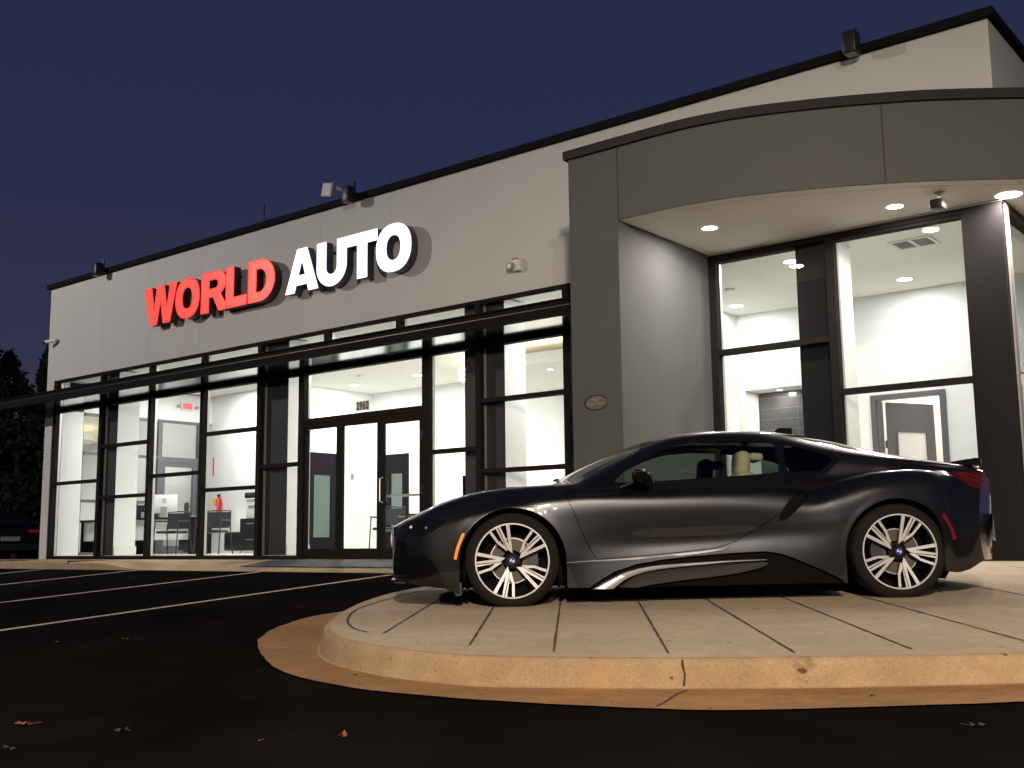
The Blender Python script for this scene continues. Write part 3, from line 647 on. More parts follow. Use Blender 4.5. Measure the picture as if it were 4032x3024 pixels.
# stacked ring pendant under the cove
t = thing('ring_pendant_lamp', 'pendant lamp of three stacked glowing rings beside the dark column', 'pendant lamp', (-12.3, 14.0, 2.75))
for z in (2.74, 2.83, 2.92):
    q = MB(); q.lathe([(.085, z - .016), (.10, z), (.085, z + .016), (.07, z), (.085, z - .016)], 24, c=(-12.3, 14.0, 0)); q.build('ring', lampmat('ring_glow', (1, .93, .75), 9), t, smooth=True)
q = MB(); q.tube([(-12.3, 14.0, 2.7), (-12.3, 14.0, 3.52)], .006, 6); q.build('cord', M['trim_white'], t)
# parking lot lamp posts (outside the picture) that light the place
def lamp_post(x, y, zt, label, power, col, aim, cone=170, blend=.3):
    zb = float(zA(x, y)); t = thing('street_lamp', label, 'street lamp', (x, y, zb), 'parking lot lamp posts')
    q = MB(); q.lathe([(.25, zb), (.25, zb + .6), (.0, zb + .62)], 20, c=(x, y, 0)); q.build('concrete_foot', M['sidewalk'], t, smooth=30)
    q = MB(); q.tube([(x, y, zb + .6), (x, y, zt + .1)], [.07, .05], 12); dx, dy = (Vector(aim) - Vector((x, y))).normalized(); q.tube([(x, y, zt), (x + dx * .7, y + dy * .7, zt + .06)], .035, 8); q.build('pole', M['black'], t, smooth=True)
    hx, hy = x + dx * 1.0, y + dy * 1.0
    q = MB(); q.box(-.35, .35, -.18, .18, 0, .12); q.xf(Matrix.Translation((hx, hy, zt)) @ Matrix.Rotation(math.atan2(dy, dx), 4, 'Z')); q.build('lamp_head', M['black'], t)
    q = MB(); q.box(-.3, .3, -.14, .14, -.006, -.001); q.xf(Matrix.Translation((hx, hy, zt)) @ Matrix.Rotation(math.atan2(dy, dx), 4, 'Z')); q.build('lamp_lens', lampmat('street_glow', col, 10), t)
    l = bpy.data.lights.new('lamp_light', 'SPOT'); l.energy = power; l.color = col; l.shadow_soft_size = 0.30; l.spot_size = math.radians(cone); l.spot_blend = blend
    o = bpy.data.objects.new('lamp_light', l); C.objects.link(o); o.parent = t; o.location = (hx - x, hy - y, zt - .06 - zb)
    dirv = Vector((aim[0] - hx, aim[1] - hy, -4 if cone > 100 else -.5 - zt)); o.rotation_euler = dirv.to_track_quat('-Z', 'Y').to_euler()
lamp_post(18.0, -19.0, 8.6, 'tall black lamp post far behind the photographer on the right', 7800, (1.0, 0.95, 0.88), (-6, 9))
lamp_post(-26.0, -2.5, 8.6, 'tall black lamp post at the far left of the parking lot', 6800, (1.0, 0.90, 0.83), (-16, 10))
lamp_post(4.2, -5.2, 5.8, 'shorter black lamp post with an amber lamp beside the kerbed island', 11500, (1.0, 0.79, 0.56), (-2.2, 5.0), 72, .7)  # third lamp, added out of view to brighten paving and kerb
# ================================================================== SIGN LETTERS
def arc(cx, cy, rx, ry, a0, a1, n=14): return [(cx + rx * math.cos(math.radians(a0 + (a1 - a0) * k / n)), cy + ry * math.sin(math.radians(a0 + (a1 - a0) * k / n))) for k in range(n + 1)]
def sup(cx, cy, rx, ry, a0, a1, n=24, e=2.25):
    o = []
    for k in range(n + 1):
        t = math.radians(a0 + (a1 - a0) * k / n); c, s_ = math.cos(t), math.sin(t)
        o.append((cx + rx * math.copysign(abs(c) ** (2 / e), c), cy + ry * math.copysign(abs(s_) ** (2 / e), s_)))
    return o
GL = {
 'W': (1.40, [[(0, 1), (.30, 1), (.42, .40), (.55, 1), (.85, 1), (.98, .40), (1.10, 1), (1.40, 1), (1.13, 0), (.84, 0), (.70, .58), (.56, 0), (.27, 0)]]),
 'O': (1.02, [sup(.51, .5, .51, .515, 0, 360)[:-1], sup(.51, .5, .215, .275, 360, 0)[:-1]]),
 'R': (1.0, [[(0, 0), (0, 1)] + [(.55, 1)] + arc(.60, .705, .32, .295, 90, -65) + [(.76, .38), (1.02, 0), (.68, 0), (.45, .37), (.30, .37), (.30, 0)], [(.30, .58)] + arc(.52, .69, .11, .11, -90, 90, 8) + [(.30, .80)]]),
 'L': (.80, [[(0, 0), (0, 1), (.30, 1), (.30, .245), (.80, .245), (.80, 0)]]),
 'D': (.96, [[(0, 0), (0, 1), (.40, 1)] + arc(.44, .5, .52, .5, 84, -84, 20) + [(.40, 0)], [(.30, .225), (.40, .225)] + arc(.42, .5, .235, .275, -86, 86, 16) + [(.40, .775), (.30, .775)]]),
 'A': (1.12, [[(0, 0), (.39, 1), (.73, 1), (1.12, 0), (.80, 0), (.745, .165), (.365, .165), (.31, 0)], [(.435, .385), (.56, .74), (.68, .385)]]),
 'U': (.96, [[(0, 1), (.30, 1), (.30, .42)] + arc(.48, .41, .18, .175, 180, 360, 12) + [(.66, 1), (.96, 1), (.96, .42)] + arc(.48, .43, .48, .45, 0, -180, 24)]),
 'T': (.92, [[(0, 1), (.92, 1), (.92, .755), (.61, .755), (.61, 0), (.31, 0), (.31, .755), (0, .755)]]),
}
def curve_mesh(splines, ext, bev=0.0):
    cu_ = bpy.data.curves.new('tmp', 'CURVE'); cu_.dimensions = '2D'; cu_.fill_mode = 'BOTH'; cu_.extrude = ext; cu_.bevel_depth = bev
    for sp_ in splines:
        s_ = cu_.splines.new('POLY'); s_.points.add(len(sp_) - 1); s_.use_cyclic_u = True
        for p, q in zip(s_.points, sp_): p.co = (q[0], q[1], 0, 1)
    o = bpy.data.objects.new('tmp', cu_); C.objects.link(o); dg = bpy.context.evaluated_depsgraph_get()
    me = bpy.data.meshes.new_from_object(o.evaluated_get(dg)); bpy.data.objects.remove(o); bpy.data.curves.remove(cu_); return me
def text_mesh(txt, size, ext=0.002, align='CENTER', sx=1.0, off=0.0):
    cu_ = bpy.data.curves.new('tmp', 'FONT'); cu_.body = txt; cu_.size = size; cu_.extrude = ext; cu_.align_x = align; cu_.align_y = 'CENTER'; cu_.offset = off
    o = bpy.data.objects.new('tmp', cu_); C.objects.link(o); dg = bpy.context.evaluated_depsgraph_get(); dg.update()
    me = bpy.data.meshes.new_from_object(o.evaluated_get(dg)); bpy.data.objects.remove(o); bpy.data.curves.remove(cu_)
    me.transform(Matrix.Diagonal((sx, 1, 1, 1))); return me
FACE = Matrix(((1, 0, 0, 0), (0, 0, -1, 0), (0, 1, 0, 0), (0, 0, 0, 1)))      # xy of a glyph -> xz of the facade, front towards -y
def glow_face(name, col, dark, strength):
    m = bpy.data.materials.new(name); m.use_nodes = True; t = m.node_tree; b = t.nodes['Principled BSDF']
    b.inputs['Base Color'].default_value = (*col, 1); b.inputs['Roughness'].default_value = 0.35; b.inputs['Emission Color'].default_value = (*col, 1)
    # the LED rows behind the acrylic make it glow a little unevenly
    tcn = t.nodes.new('ShaderNodeTexCoord'); n1 = t.nodes.new('ShaderNodeTexNoise'); n1.inputs['Scale'].default_value = 2.5
    mr = t.nodes.new('ShaderNodeMapRange'); mr.inputs[1].default_value = .3; mr.inputs[2].default_value = .7; mr.inputs[3].default_value = strength * .82; mr.inputs[4].default_value = strength
    t.links.new(tcn.outputs['Object'], n1.inputs['Vector']); t.links.new(n1.outputs[0], mr.inputs[0])
    # the seam between the two halves of the lamp tray, 0.35 m up the letters
    sx_ = t.nodes.new('ShaderNodeSeparateXYZ'); t.links.new(tcn.outputs['Object'], sx_.inputs[0])
    c1 = t.nodes.new('ShaderNodeMath'); c1.operation = 'COMPARE'; c1.inputs[1].default_value = .352; c1.inputs[2].default_value = .006; t.links.new(sx_.outputs['Z'], c1.inputs[0])
    c2 = t.nodes.new('ShaderNodeMath'); c2.operation = 'MULTIPLY_ADD'; c2.inputs[1].default_value = -.28; c2.inputs[2].default_value = 1.0; t.links.new(c1.outputs[0], c2.inputs[0])
    c3 = t.nodes.new('ShaderNodeMath'); c3.operation = 'MULTIPLY'; t.links.new(mr.outputs[0], c3.inputs[0]); t.links.new(c2.outputs[0], c3.inputs[1]); t.links.new(c3.outputs[0], b.inputs['Emission Strength'])
    return m
M['red_face'] = glow_face('red_acrylic_face', (1.0, 0.062, 0.045), 0, 1.0)
M['red_rim'] = material('red_trim_cap', (0.6, 0.01, 0.01), 0.4, emit=(1, .03, .02), estr=1.1)
M['white_face'] = glow_face('white_acrylic_face', (0.88, 0.90, 1.0), 0, 2.8)
M['white_rim'] = material('white_trim_cap', (0.5, 0.5, 0.6), 0.4, emit=(.75, .8, 1), estr=1.3)
M['side_dark'] = material('letter_return', (0.016, 0.014, 0.015), 0.4)
M['side_blue'] = material('letter_return_grey', (0.05, 0.05, 0.065), 0.4)
def word(name, label, spans, face, rim, side):
    t = thing(name, label, 'illuminated sign', (spans[0][1], 11.85, 4.14))
    for ch, x0, x1 in spans:
        wd, sp_ = GL[ch]; z0, z1 = 4.142, 4.878; H = z1 - z0
        me = curve_mesh([[(x * (x1 - x0) / wd, y * H) for x, y in s_] for s_ in sp_], 0.075)
        me.transform(Matrix.Translation((x0, 11.83, z0)) @ FACE); 
        o = link_mesh('letter', me, [side, face, rim], t)
        for p in me.polygons: p.material_index = 1 if p.normal.y < -0.9 else 0
        # raised trim cap along the front edge
        tc_ = MB()
        for s_ in sp_:
            pts = [(x0 + x * (x1 - x0) / wd, 11.754, z0 + y * H) for x, y in s_]
            tc_.tube(pts, 0.007, 5, close=True)
        tc_.build('letter_trim', rim, o)
        sg = MB(); zm = z0 + H * .475
        k = MB(); 
        st_ = MB()
        for (px, pz) in ((x0 + (x1 - x0) * .3, z0 + H * .2), (x0 + (x1 - x0) * .3, z0 + H * .8)): st_.box(px - .015, px + .015, 11.905, 11.97, pz - .015, pz + .015)
        st_.build('standoff', M['black'], o)
    return t
word('red_letter_sign', 'glowing red channel letters spelling WORLD on the white facade', [('W', -18.474, -17.437), ('O', -17.472, -16.733), ('R', -16.679, -15.895), ('L', -15.955, -15.36), ('D', -15.328, -14.607)], M['red_face'], M['red_rim'], M['side_dark'])
word('white_letter_sign', 'glowing white channel letters spelling AUTO on the white facade', [('A', -14.314, -13.50), ('U', -13.535, -12.828), ('T', -12.805, -12.128), ('O', -12.150, -11.395)], M['white_face'], M['white_rim'], M['side_blue'])

# ------------------------------------------------------------------ things on the walls
def wall_flood(x, z, label):
    t = thing('wall_floodlight', label, 'floodlight', (x, 11.9, z), 'dark floodlights on the roof edge')
    q = MB(); q.bbox(x - .085, x + .085, 11.66, 11.84, z - .17, z + .10, .035); q.build('housing', M['black'], t, smooth=40)
    q = MB(); q.box(x - .05, x + .05, 11.84, 11.965, z - .08, z + .02); q.tube([(x, 11.88, z), (x, 11.88, z + .2)], .02, 8); q.build('bracket', M['black'], t)
    q = MB(); q.box(x - .06, x + .06, 11.69, 11.81, z - .175, z - .1705); q.build('lens', M['grey'], t)
wall_flood(-20.21, 5.60, 'dark floodlight on the roof edge near the left end of the facade'); wall_flood(-12.79, 5.60, 'dark floodlight on the roof edge above the word AUTO'); wall_flood(-4.43, 5.62, 'dark floodlight on the roof edge above the curved portico')
t = thing('square_floodlight', 'pale square floodlight tilted up beside the dark one above the white letters', 'floodlight', (-13.3, 11.9, 5.6))
q = MB(); q.bbox(-.13, .13, -.035, .035, -.12, .12, .012); q.xf(Matrix.Translation((-13.40, 11.86, 5.80)) @ Matrix.Rotation(math.radians(12), 4, 'Y')); q.build('housing', M['grey'], t)
q = MB(); q.box(-.105, .105, -.041, -.036, -.095, .095); q.xf(Matrix.Translation((-13.40, 11.86, 5.80)) @ Matrix.Rotation(math.radians(12), 4, 'Y')); q.build('lens', material('frosted_lens', (.42, .38, .42), .3), t)
q = MB(); q.tube([(-13.2, 11.88, 5.80), (-13.05, 11.9, 5.72), (-13.02, 11.92, 5.6)], .03, 8); q.build('bracket', M['grey'], t, smooth=True)
t = thing('fire_alarm_strobe', 'white fire alarm sounder with a red top mounted on the facade', 'alarm', (-9.49, 11.97, 3.88))
q = MB(); q.bbox(-9.58, -9.42, 11.88, 11.97, 3.79, 3.955, .02); q.build('body', M['trim_white'], t, smooth=40)
q = MB(); q.bbox(-9.56, -9.46, 11.89, 11.95, 3.95, 3.98, .01); q.build('beacon', M['red'], t)
q = MB(); q.lathe([(.0, -.055), (.055, -.055), (.062, -.03), (.062, 0)], 20, 'y', (-9.55, 11.89, 3.86)); q.build('horn', M['grey'], t, smooth=40)
q = MB(); q.lathe([(.0, -.002), (.03, -.002), (.03, 0)], 16, 'y', (-9.55, 11.83, 3.86)); q.build('horn_mouth', M['trim_white'], t)
def cctv(x, y, z, label, ceil=False):
    t = thing('security_camera', label, 'security camera', (x, y, z))
    if ceil:
        q = MB(); q.lathe([(.0, 0), (.055, 0), (.055, -.02), (.02, -.03)], 18, c=(x, y, z)); q.tube([(x, y, z - .02), (x - .01, y - .02, z - .09)], .018, 8); q.build('mount', M['trim_white'], t, smooth=40)
        q = MB(); q.bbox(x - .075, x + .055, y - .12, y + .06, z - .19, z - .09, .02); q.build('housing', M['black'], t, smooth=40)
    else:
        q = MB(); q.lathe([(0, -.03), (.05, -.03), (.055, 0)], 18, 'y', (x, y, z)); q.tube([(x, y - .02, z), (x - .06, y - .08, z - .01)], .018, 8); q.build('mount', M['grey'], t, smooth=40)
        q = MB(); q.tube([(x + .02, y - .06, z + .01), (x - .2, y - .2, z - .01)], .038, 14); q.build('housing', M['trim_white'], t, smooth=40)
        q = MB(); q.tube([(x - .18, y - .187, z - .008), (x - .225, y - .216, z - .013)], .042, 14); q.build('camera_lens', M['black'], t, smooth=40)
cctv(-22.02, 11.97, 4.33, 'small white bullet security camera at the left end of the facade'); cctv(-3.44, 11.33, 3.512, 'small black security camera hanging from the portico soffit', True)
# oval plaque on the pier
t = thing('oval_plaque', 'oval NO SOLICITING plaque on the dark grey pier', 'plaque', (-6.83, 9.96, 1.50))
q = MB(); q.lathe([(.0, -.004), (.155, -.004), (.16, 0)], 40, 'y'); q.xf(Matrix.Translation((-6.83, 9.96, 1.505)) @ Matrix.Diagonal((1, 1, .55, 1))); q.build('plate', material('plaque_brown', (0.115, 0.10, 0.09), .6), t)
q = MB(); q.tube([(.147 * math.cos(a), 0, .147 * math.sin(a)) for a in np.linspace(0, 2 * PI, 41)[:-1]], .008, 6, close=True); q.xf(Matrix.Translation((-6.83, 9.955, 1.505)) @ Matrix.Diagonal((1, .5, .55, 1))); q.build('rim', M['black'], t)
for s_, z, sz in (('NO', 1.535, .052), ('SOLICITING', 1.487, .042)):
    me = text_mesh(s_, sz, .0015, sx=1.05, off=.0006); me.transform(Matrix.Translation((-6.83, 9.953, z)) @ FACE); link_mesh('lettering', me, material('engraved_letters', (.30, .26, .21), .6) if s_ == 'NO' else bpy.data.materials['engraved_letters'], t)
# house number
t = thing('house_number', 'black 2960 number plate stuck on the transom glass above the doors', 'house number', (-12.75, 12.05, 2.1))
for i, ch in enumerate('2960'):
    cx_ = -12.852 + i * .073
    q = MB(); q.box(cx_ - .0355, cx_ + .0355, 12.048, 12.056, 2.090, 2.236); q.build('number_tile', material('tile_tan', (.62, .58, .50), .6) if i == 0 else bpy.data.materials['tile_tan'], t)
    me = text_mesh(ch, .175, .001, sx=.66, off=.0045); me.transform(Matrix.Translation((cx_, 12.045, 2.160)) @ FACE); link_mesh('digit', me, M['black'], t)
q = MB(); q.lathe([(0, -.004), (.085, -.004), (.085, 0)], 24, 'x', (-2.998, 12.26, 1.60)); 
o = q.build('round_sticker', M['paper']); tag(o, 'round pale sticker on the side glass at the right edge of the picture', 'sticker')  # flat pale round set on the side glass

# ------------------------------------------------------------------ inside the showroom
M['exit'] = material('exit_red', (.7, .05, .06), .4, emit=(1, .06, .08), estr=2.2)
t = thing('exit_sign', 'red glowing EXIT sign on the white wall above the side door', 'exit sign', (-21.95, 15.18, 3.22))
q = MB(); q.box(-21.995, -21.95, 15.02, 15.34, 3.13, 3.31); q.build('housing', M['white'], t)
q = MB(); q.box(-21.949, -21.945, 15.05, 15.31, 3.15, 3.29); q.build('sign_face', material('exit_face', (.8, .12, .12), .5, emit=(1, .10, .12), estr=.85), t)
me = text_mesh('EXIT', .15, .001, sx=.8, off=.003); me.transform(Matrix.Translation((-21.942, 15.18, 3.22)) @ Matrix(((0, 0, 1, 0), (1, 0, 0, 0), (0, 1, 0, 0), (0, 0, 0, 1)))); link_mesh('lettering', me, M['exit'], t)
for s_ in (-1, 1):
    q = MB(); q.lathe([(0, .03), (.035, .03), (.04, 0), (.02, -.02)], 14, 'x', (-21.93, 15.18 + s_ * .24, 3.20)); q.build('emergency_lamp', M['grey'], t, smooth=40)
t = thing('fire_extinguisher', 'red fire extinguisher with a yellow tag hung on the office wall', 'fire extinguisher', (-21.55, 15.8, 0.72))
ex = (-21.52, 15.80)
q = MB(); q.lathe([(.0, .62), (.075, .62), (.085, .66), (.085, 1.0), (.06, 1.06), (.025, 1.09), (.022, 1.12)], 20, c=(*ex, 0)); q.build('cylinder', M['red'], t, smooth=50)
q = MB(); q.box(ex[0] - .03, ex[0] + .05, ex[1] - .02, ex[1] + .02, 1.12, 1.17); q.tube([(ex[0] + .03, ex[1], 1.14), (ex[0] + .10, ex[1] - .02, 1.05), (ex[0] + .09, ex[1] - .03, .8)], .012, 6); q.build('valve_and_hose', M['black'], t)
q = MB(); q.box(ex[0] - .10, ex[0] + .0, ex[1] - .10, ex[1] - .088, .93, 1.08); q.build('service_tag', M['yellow'], t)
q = MB(); q.box(ex[0] - .05, ex[0] + .05, ex[1] - .093, ex[1] - .086, .74, .90); q.build('instruction_label', M['paper'], t)
q = MB(); q.box(-21.9, -21.86, 15.893, 15.899, 1.62, 2.05); tag(q.build('wall_pennant', M['red']), 'narrow red vertical notice on the office wall above the extinguisher', 'notice')
def guest_chair(loc, rot, label):
    t = thing('guest_chair', label, 'chair', mat=Matrix.Translation(loc) @ Matrix.Rotation(rot, 4, 'Z'), group='black guest chairs with arms')
    q = MB(); q.bbox(-.23, .23, -.22, .24, .42, .475, .02); q.build('seat', M['black'], t, smooth=40)
    q = MB(); n = 8
    vs = []
    for j in range(6):
        for i in range(n + 1):
            x = -.235 + .47 * i / n; z = .52 + .32 * j / 5; x *= 1 + .06 * j / 5; vs.append((x, .235 + .03 * j / 5 + .05 * (1 - (2 * i / n - 1) ** 2), z))
    q.add(vs, [(j * (n + 1) + i, j * (n + 1) + i + 1, (j + 1) * (n + 1) + i + 1, (j + 1) * (n + 1) + i) for j in range(5) for i in range(n)])
    q.add([(v[0], v[1] + .015, v[2]) for v in vs], [(j * (n + 1) + i, (j + 1) * (n + 1) + i, (j + 1) * (n + 1) + i + 1, j * (n + 1) + i + 1) for j in range(5) for i in range(n)])
    q.build('backrest', M['blackmesh'], t, smooth=True)
    q = MB(); q.tube([(-.25, .26, .50), (-.25, .27, .86), (0, .31, .875), (.25, .27, .86), (.25, .26, .50)], .014, 6); q.build('back_frame', M['black'], t, smooth=True)
    for s_ in (-1, 1):
        q = MB(); q.tube([(s_ * .27, -.27, 0), (s_ * .26, -.20, .66)], .013, 6); q.build('leg', M['black'], t, smooth=True)
        q = MB(); q.tube([(s_ * .28, .34, 0), (s_ * .26, .25, .45), (s_ * .255, .26, .62)], .013, 6); q.build('leg', M['black'], t, smooth=True)
        q = MB(); q.bbox(s_ * .26 - .025, s_ * .26 + .025, -.23, .22, .655, .685, .01); q.build('armrest', M['black'], t)
    return t
FL = -0.175
c0 = guest_chair((-19.72, 13.35, FL), math.radians(205) + PI, 'black mesh guest chair in front of the desk, back to the window')
def place_chair(loc, rot, label):
    c = dup_tree(c0); c.matrix_world = Matrix.Translation(loc) @ Matrix.Rotation(rot, 4, 'Z'); c['label'] = label; return c
place_chair((-18.62, 13.55, FL), math.radians(28), 'black mesh guest chair below the fire extinguisher')
place_chair((-15.15, 15.0, FL), math.radians(25), 'black guest chair behind the middle glass leaf, left side cut by the door post')
place_chair((-14.4, 15.3, FL), math.radians(20), 'black guest chair beside the small table behind the right glass leaf')
place_chair((-17.3, 17.35, FL), math.radians(140), 'black guest chair near the dark door at the back of the lobby')
# office desk with computer
t = thing('office_desk', 'dark topped office desk with a white front panel in the left office', 'desk', mat=Matrix.Translation((-20.75, 14.05, FL)) @ Matrix.Rotation(math.radians(12), 4, 'Z'))
q = MB(); q.bbox(-.95, .85, -.36, .36, .735, .775, .008); q.build('desk_top', M['idoor'], t)
q = MB(); q.box(-.85, .75, -.28, -.26, .30, .735); q.build('front_panel', M['iwall'], t)
for x in (-.90, .78):
    q = MB(); q.box(x, x + .04, -.33, .33, 0, .735); q.build('leg', M['idoor'], t)
q = MB(); q.box(.30, .76, -.1, .33, .08, .70); q.build('drawer_unit', M['black'], t)
t = thing('desktop_monitor', 'large white all in one monitor seen from behind on the office desk', 'monitor', mat=Matrix.Translation((-20.95, 13.98, FL + .775)) @ Matrix.Rotation(math.radians(33), 4, 'Z'))
q = MB(); q.bbox(-.29, .29, -.02, .015, .10, .50, .008); q.build('back_shell', M['white'], t, smooth=40)
q = MB(); q.box(-.275, .275, .0155, .018, .12, .485); q.build('screen', M['black'], t)
q = MB(); q.bbox(-.065, .065, -.06, -.02, 0.01, .24, .01); q.bbox(-.11, .11, -.12, .08, 0, .012, .004); q.build('stand', M['grey'], t)
q = MB(); q.tube([(.045 * math.cos(a), -.023, .37 + .045 * math.sin(a)) for a in np.linspace(0, 2 * PI, 25)[:-1]], .006, 5, close=True); q.build('round_logo', M['grey'], t)
me = text_mesh('hp', .06, .001, sx=.9); me.transform(Matrix.Translation((0, -.022, .375)) @ FACE); link_mesh('logo_letters', me, M['grey'], t)
t = thing('tissue_box', 'pale tissue box with a tissue standing up at the left end of the desk', 'tissue box', (-21.3, 13.75, FL + .775))
q = MB(); q.box(-21.37, -21.23, 13.69, 13.81, FL + .776, FL + .90); q.build('box', M['door_glass'] if False else material('teal_card', (.35, .52, .5), .7), t)
q = MB(); q.add([(-21.33, 13.75, FL + .90), (-21.27, 13.75, FL + .90), (-21.26, 13.74, FL + 1.0), (-21.31, 13.77, FL + 1.05), (-21.36, 13.75, FL + .98), (-21.3, 13.79, FL + .99)], [(0, 1, 2, 3, 4), (0, 1, 5)]); q.build('tissue', M['paper'], t, recalc=False)
o = MB(); 
for i, (dx, dy) in enumerate(((0, 0), (.32, .05), (.6, -.05), (.95, .02))): o.box(-20.9 + dx, -20.68 + dx, 13.82 + dy, 13.97 + dy, FL + .7765 + .002 * i, FL + .781 + .002 * i)
tag(o.build('papers', M['paper']), 'loose white papers spread on the office desk', 'papers')
q = MB(); q.bbox(-20.98, -20.88, 13.72, 13.80, FL + .776, FL + .86, .01); tag(q.build('card_holder', M['black']), 'small black card holder in front of the monitor', 'card holder')
t = thing('office_chair', 'black high backed swivel chair behind the desk', 'office chair', mat=Matrix.Translation((-20.95, 14.85, FL)) @ Matrix.Rotation(math.radians(150), 4, 'Z'))
q = MB(); q.bbox(-.25, .25, -.25, .25, .44, .53, .03); q.build('seat', M['black'], t, smooth=40)
q = MB(); q.bbox(-.23, .23, .22, .29, .55, 1.12, .03); q.build('backrest', M['blackmesh'], t, smooth=40)
q = MB(); q.tube([(0, 0, .08), (0, 0, .45)], .03, 8)
for k in range(5): q.tube([(0, 0, .1), (.3 * math.cos(k * 1.257), .3 * math.sin(k * 1.257), .05)], .02, 6)
q.build('base', M['black'], t)
t = thing('storage_cabinet', 'black two drawer cabinet under the printer', 'cabinet', (-19.35, 15.3, FL))
q = MB(); q.bbox(-19.72, -18.98, 15.05, 15.6, FL + .06, FL + .74, .01); q.build('carcass', M['black'], t)
for z in (.62, .28):
    q = MB(); q.box(-19.48, -19.12, 15.02, 15.045, FL + z, FL + z + .015); q.build('drawer_handle', M['alu'], t)
for x in (-19.7, -19.02):
    q = MB(); q.box(x - .015, x + .015, 15.07, 15.1, FL, FL + .06); q.build('leg', M['alu'], t)
q = MB(); q.bbox(-20.35, -19.76, 15.1, 15.6, FL + .05, FL + .46, .04); tag(q.build('low_black_cube', M['black'], smooth=40), 'low black padded cube beside the cabinet', 'pouf')
t = thing('office_printer', 'white multifunction printer with a black scanner lid on the cabinet', 'printer', (-19.33, 15.3, FL + .74))
q = MB(); q.bbox(-19.58, -19.08, 15.1, 15.55, FL + .741, FL + 1.14, .015); q.build('body', M['white'], t, smooth=40)
q = MB(); q.bbox(-19.64, -19.06, 15.06, 15.56, FL + 1.142, FL + 1.17, .006); q.build('paper_tray', M['white'], t)
q = MB(); q.bbox(-19.60, -19.06, 15.05, 15.56, FL + 1.172, FL + 1.30, .03); q.build('scanner_lid', M['black'], t, smooth=40)
q = MB(); q.box(-19.50, -19.15, 15.093, 15.0975, FL + .95, FL + 1.02); q.build('tray_slot', M['grey'], t)
q = MB(); q.bbox(-18.893, -18.885, 17.50, 17.60, 1.46, 1.60, .003); tag(q.build('wall_keypad', M['grey']), 'small grey keypad on the white lobby wall behind the middle door leaf', 'keypad')
t = thing('lobby_table', 'small dark table with a plant behind the right glass leaf', 'table', (-14.9, 15.9, FL))
q = MB(); q.bbox(-15.3, -14.5, 15.6, 16.1, FL + .70, FL + .74, .01); q.build('table_top', M['idoor'], t)
for x in (-15.25, -14.56):
    for y in (15.65, 16.05):
        q = MB(); q.box(x - .02, x + .02, y - .02, y + .02, FL, FL + .70); q.build('leg', M['black'], t)
t = thing('potted_plant', 'small bright green plant in a white pot on the lobby table', 'plant', (-14.75, 15.8, FL + .74))
q = MB(); q.lathe([(.0, .741), (.04, .741), (.055, .84), (.045, .84)], 16, c=(-14.75, 15.8, FL)); q.build('pot', M['white'], t, smooth=40)
q = MB()
for k in range(26):
    a = random.uniform(0, 2 * PI); r_ = random.uniform(.02, .1); z = FL + .84; tip = (-14.75 + r_ * math.cos(a), 15.8 + r_ * math.sin(a), z + random.uniform(.05, .16)); sx_, sy_ = -math.sin(a) * .012, math.cos(a) * .012
    b = ((-14.75 + tip[0]) / 2, (15.8 + tip[1]) / 2, (z + tip[2]) / 2 + .02)
    q.add([(-14.75, 15.8, z), (b[0] + sx_, b[1] + sy_, b[2]), tip, (b[0] - sx_, b[1] - sy_, b[2])], [(0, 1, 2, 3)])
q.build('leaves', material('plant_green', (.22, .5, .10), .6), t, recalc=False)
# ceiling vent in the portico room, smoke detectors
t = thing('ceiling_vent', 'white ceiling air vent with two grey grilles in the right portico window', 'vent', (-4.32, 13.15, 3.52))
q = MB()
for a, b, c, d in ((-4.58, -4.08, 12.93, 12.97), (-4.58, -4.08, 13.33, 13.37), (-4.58, -4.54, 12.97, 13.33), (-4.12, -4.08, 12.97, 13.33), (-4.35, -4.31, 12.97, 13.33)): q.box(a, b, c, d, 3.505, 3.519)
q.build('vent_frame', M['trim_white'], t)
for a, b in ((-4.54, -4.35), (-4.31, -4.12)):
    q = MB(); q.box(a, b, 12.97, 13.33, 3.512, 3.518)
    for k in range(9): q.box(a, b, 12.98 + k * .04, 12.99 + k * .04, 3.506, 3.511)
    q.build('vent_grille', M['grey'], t)
for (x, y), lab in (((-7.2, 13.9), 'flat round smoke detector on the ceiling in the left portico window'), ((-17.0, 16.0), 'flat round smoke detector on the ceiling behind the 2960 transom')):
    q = MB(); q.lathe([(0, 3.49), (.06, 3.49), (.075, 3.51), (.075, 3.519)], 20, c=(x, y, 0)); tag(q.build('smoke_detector', M['trim_white'], smooth=40), lab, 'smoke detector')

# ------------------------------------------------------------------ antenna on the roof
q = MB(); q.tube([(-17.78, 14, 5.25), (-17.78, 14, 6.98)], .012, 6); q.tube([(-17.9, 14, 6.55), (-17.62, 14, 6.62)], .008, 5); q.tube([(-17.78, 14, 6.3), (-17.60, 14, 6.36)], .008, 5)
tag(q.build('roof_antenna', M['black']), 'thin dark aerial mast on the roof above the word WORLD', 'antenna')

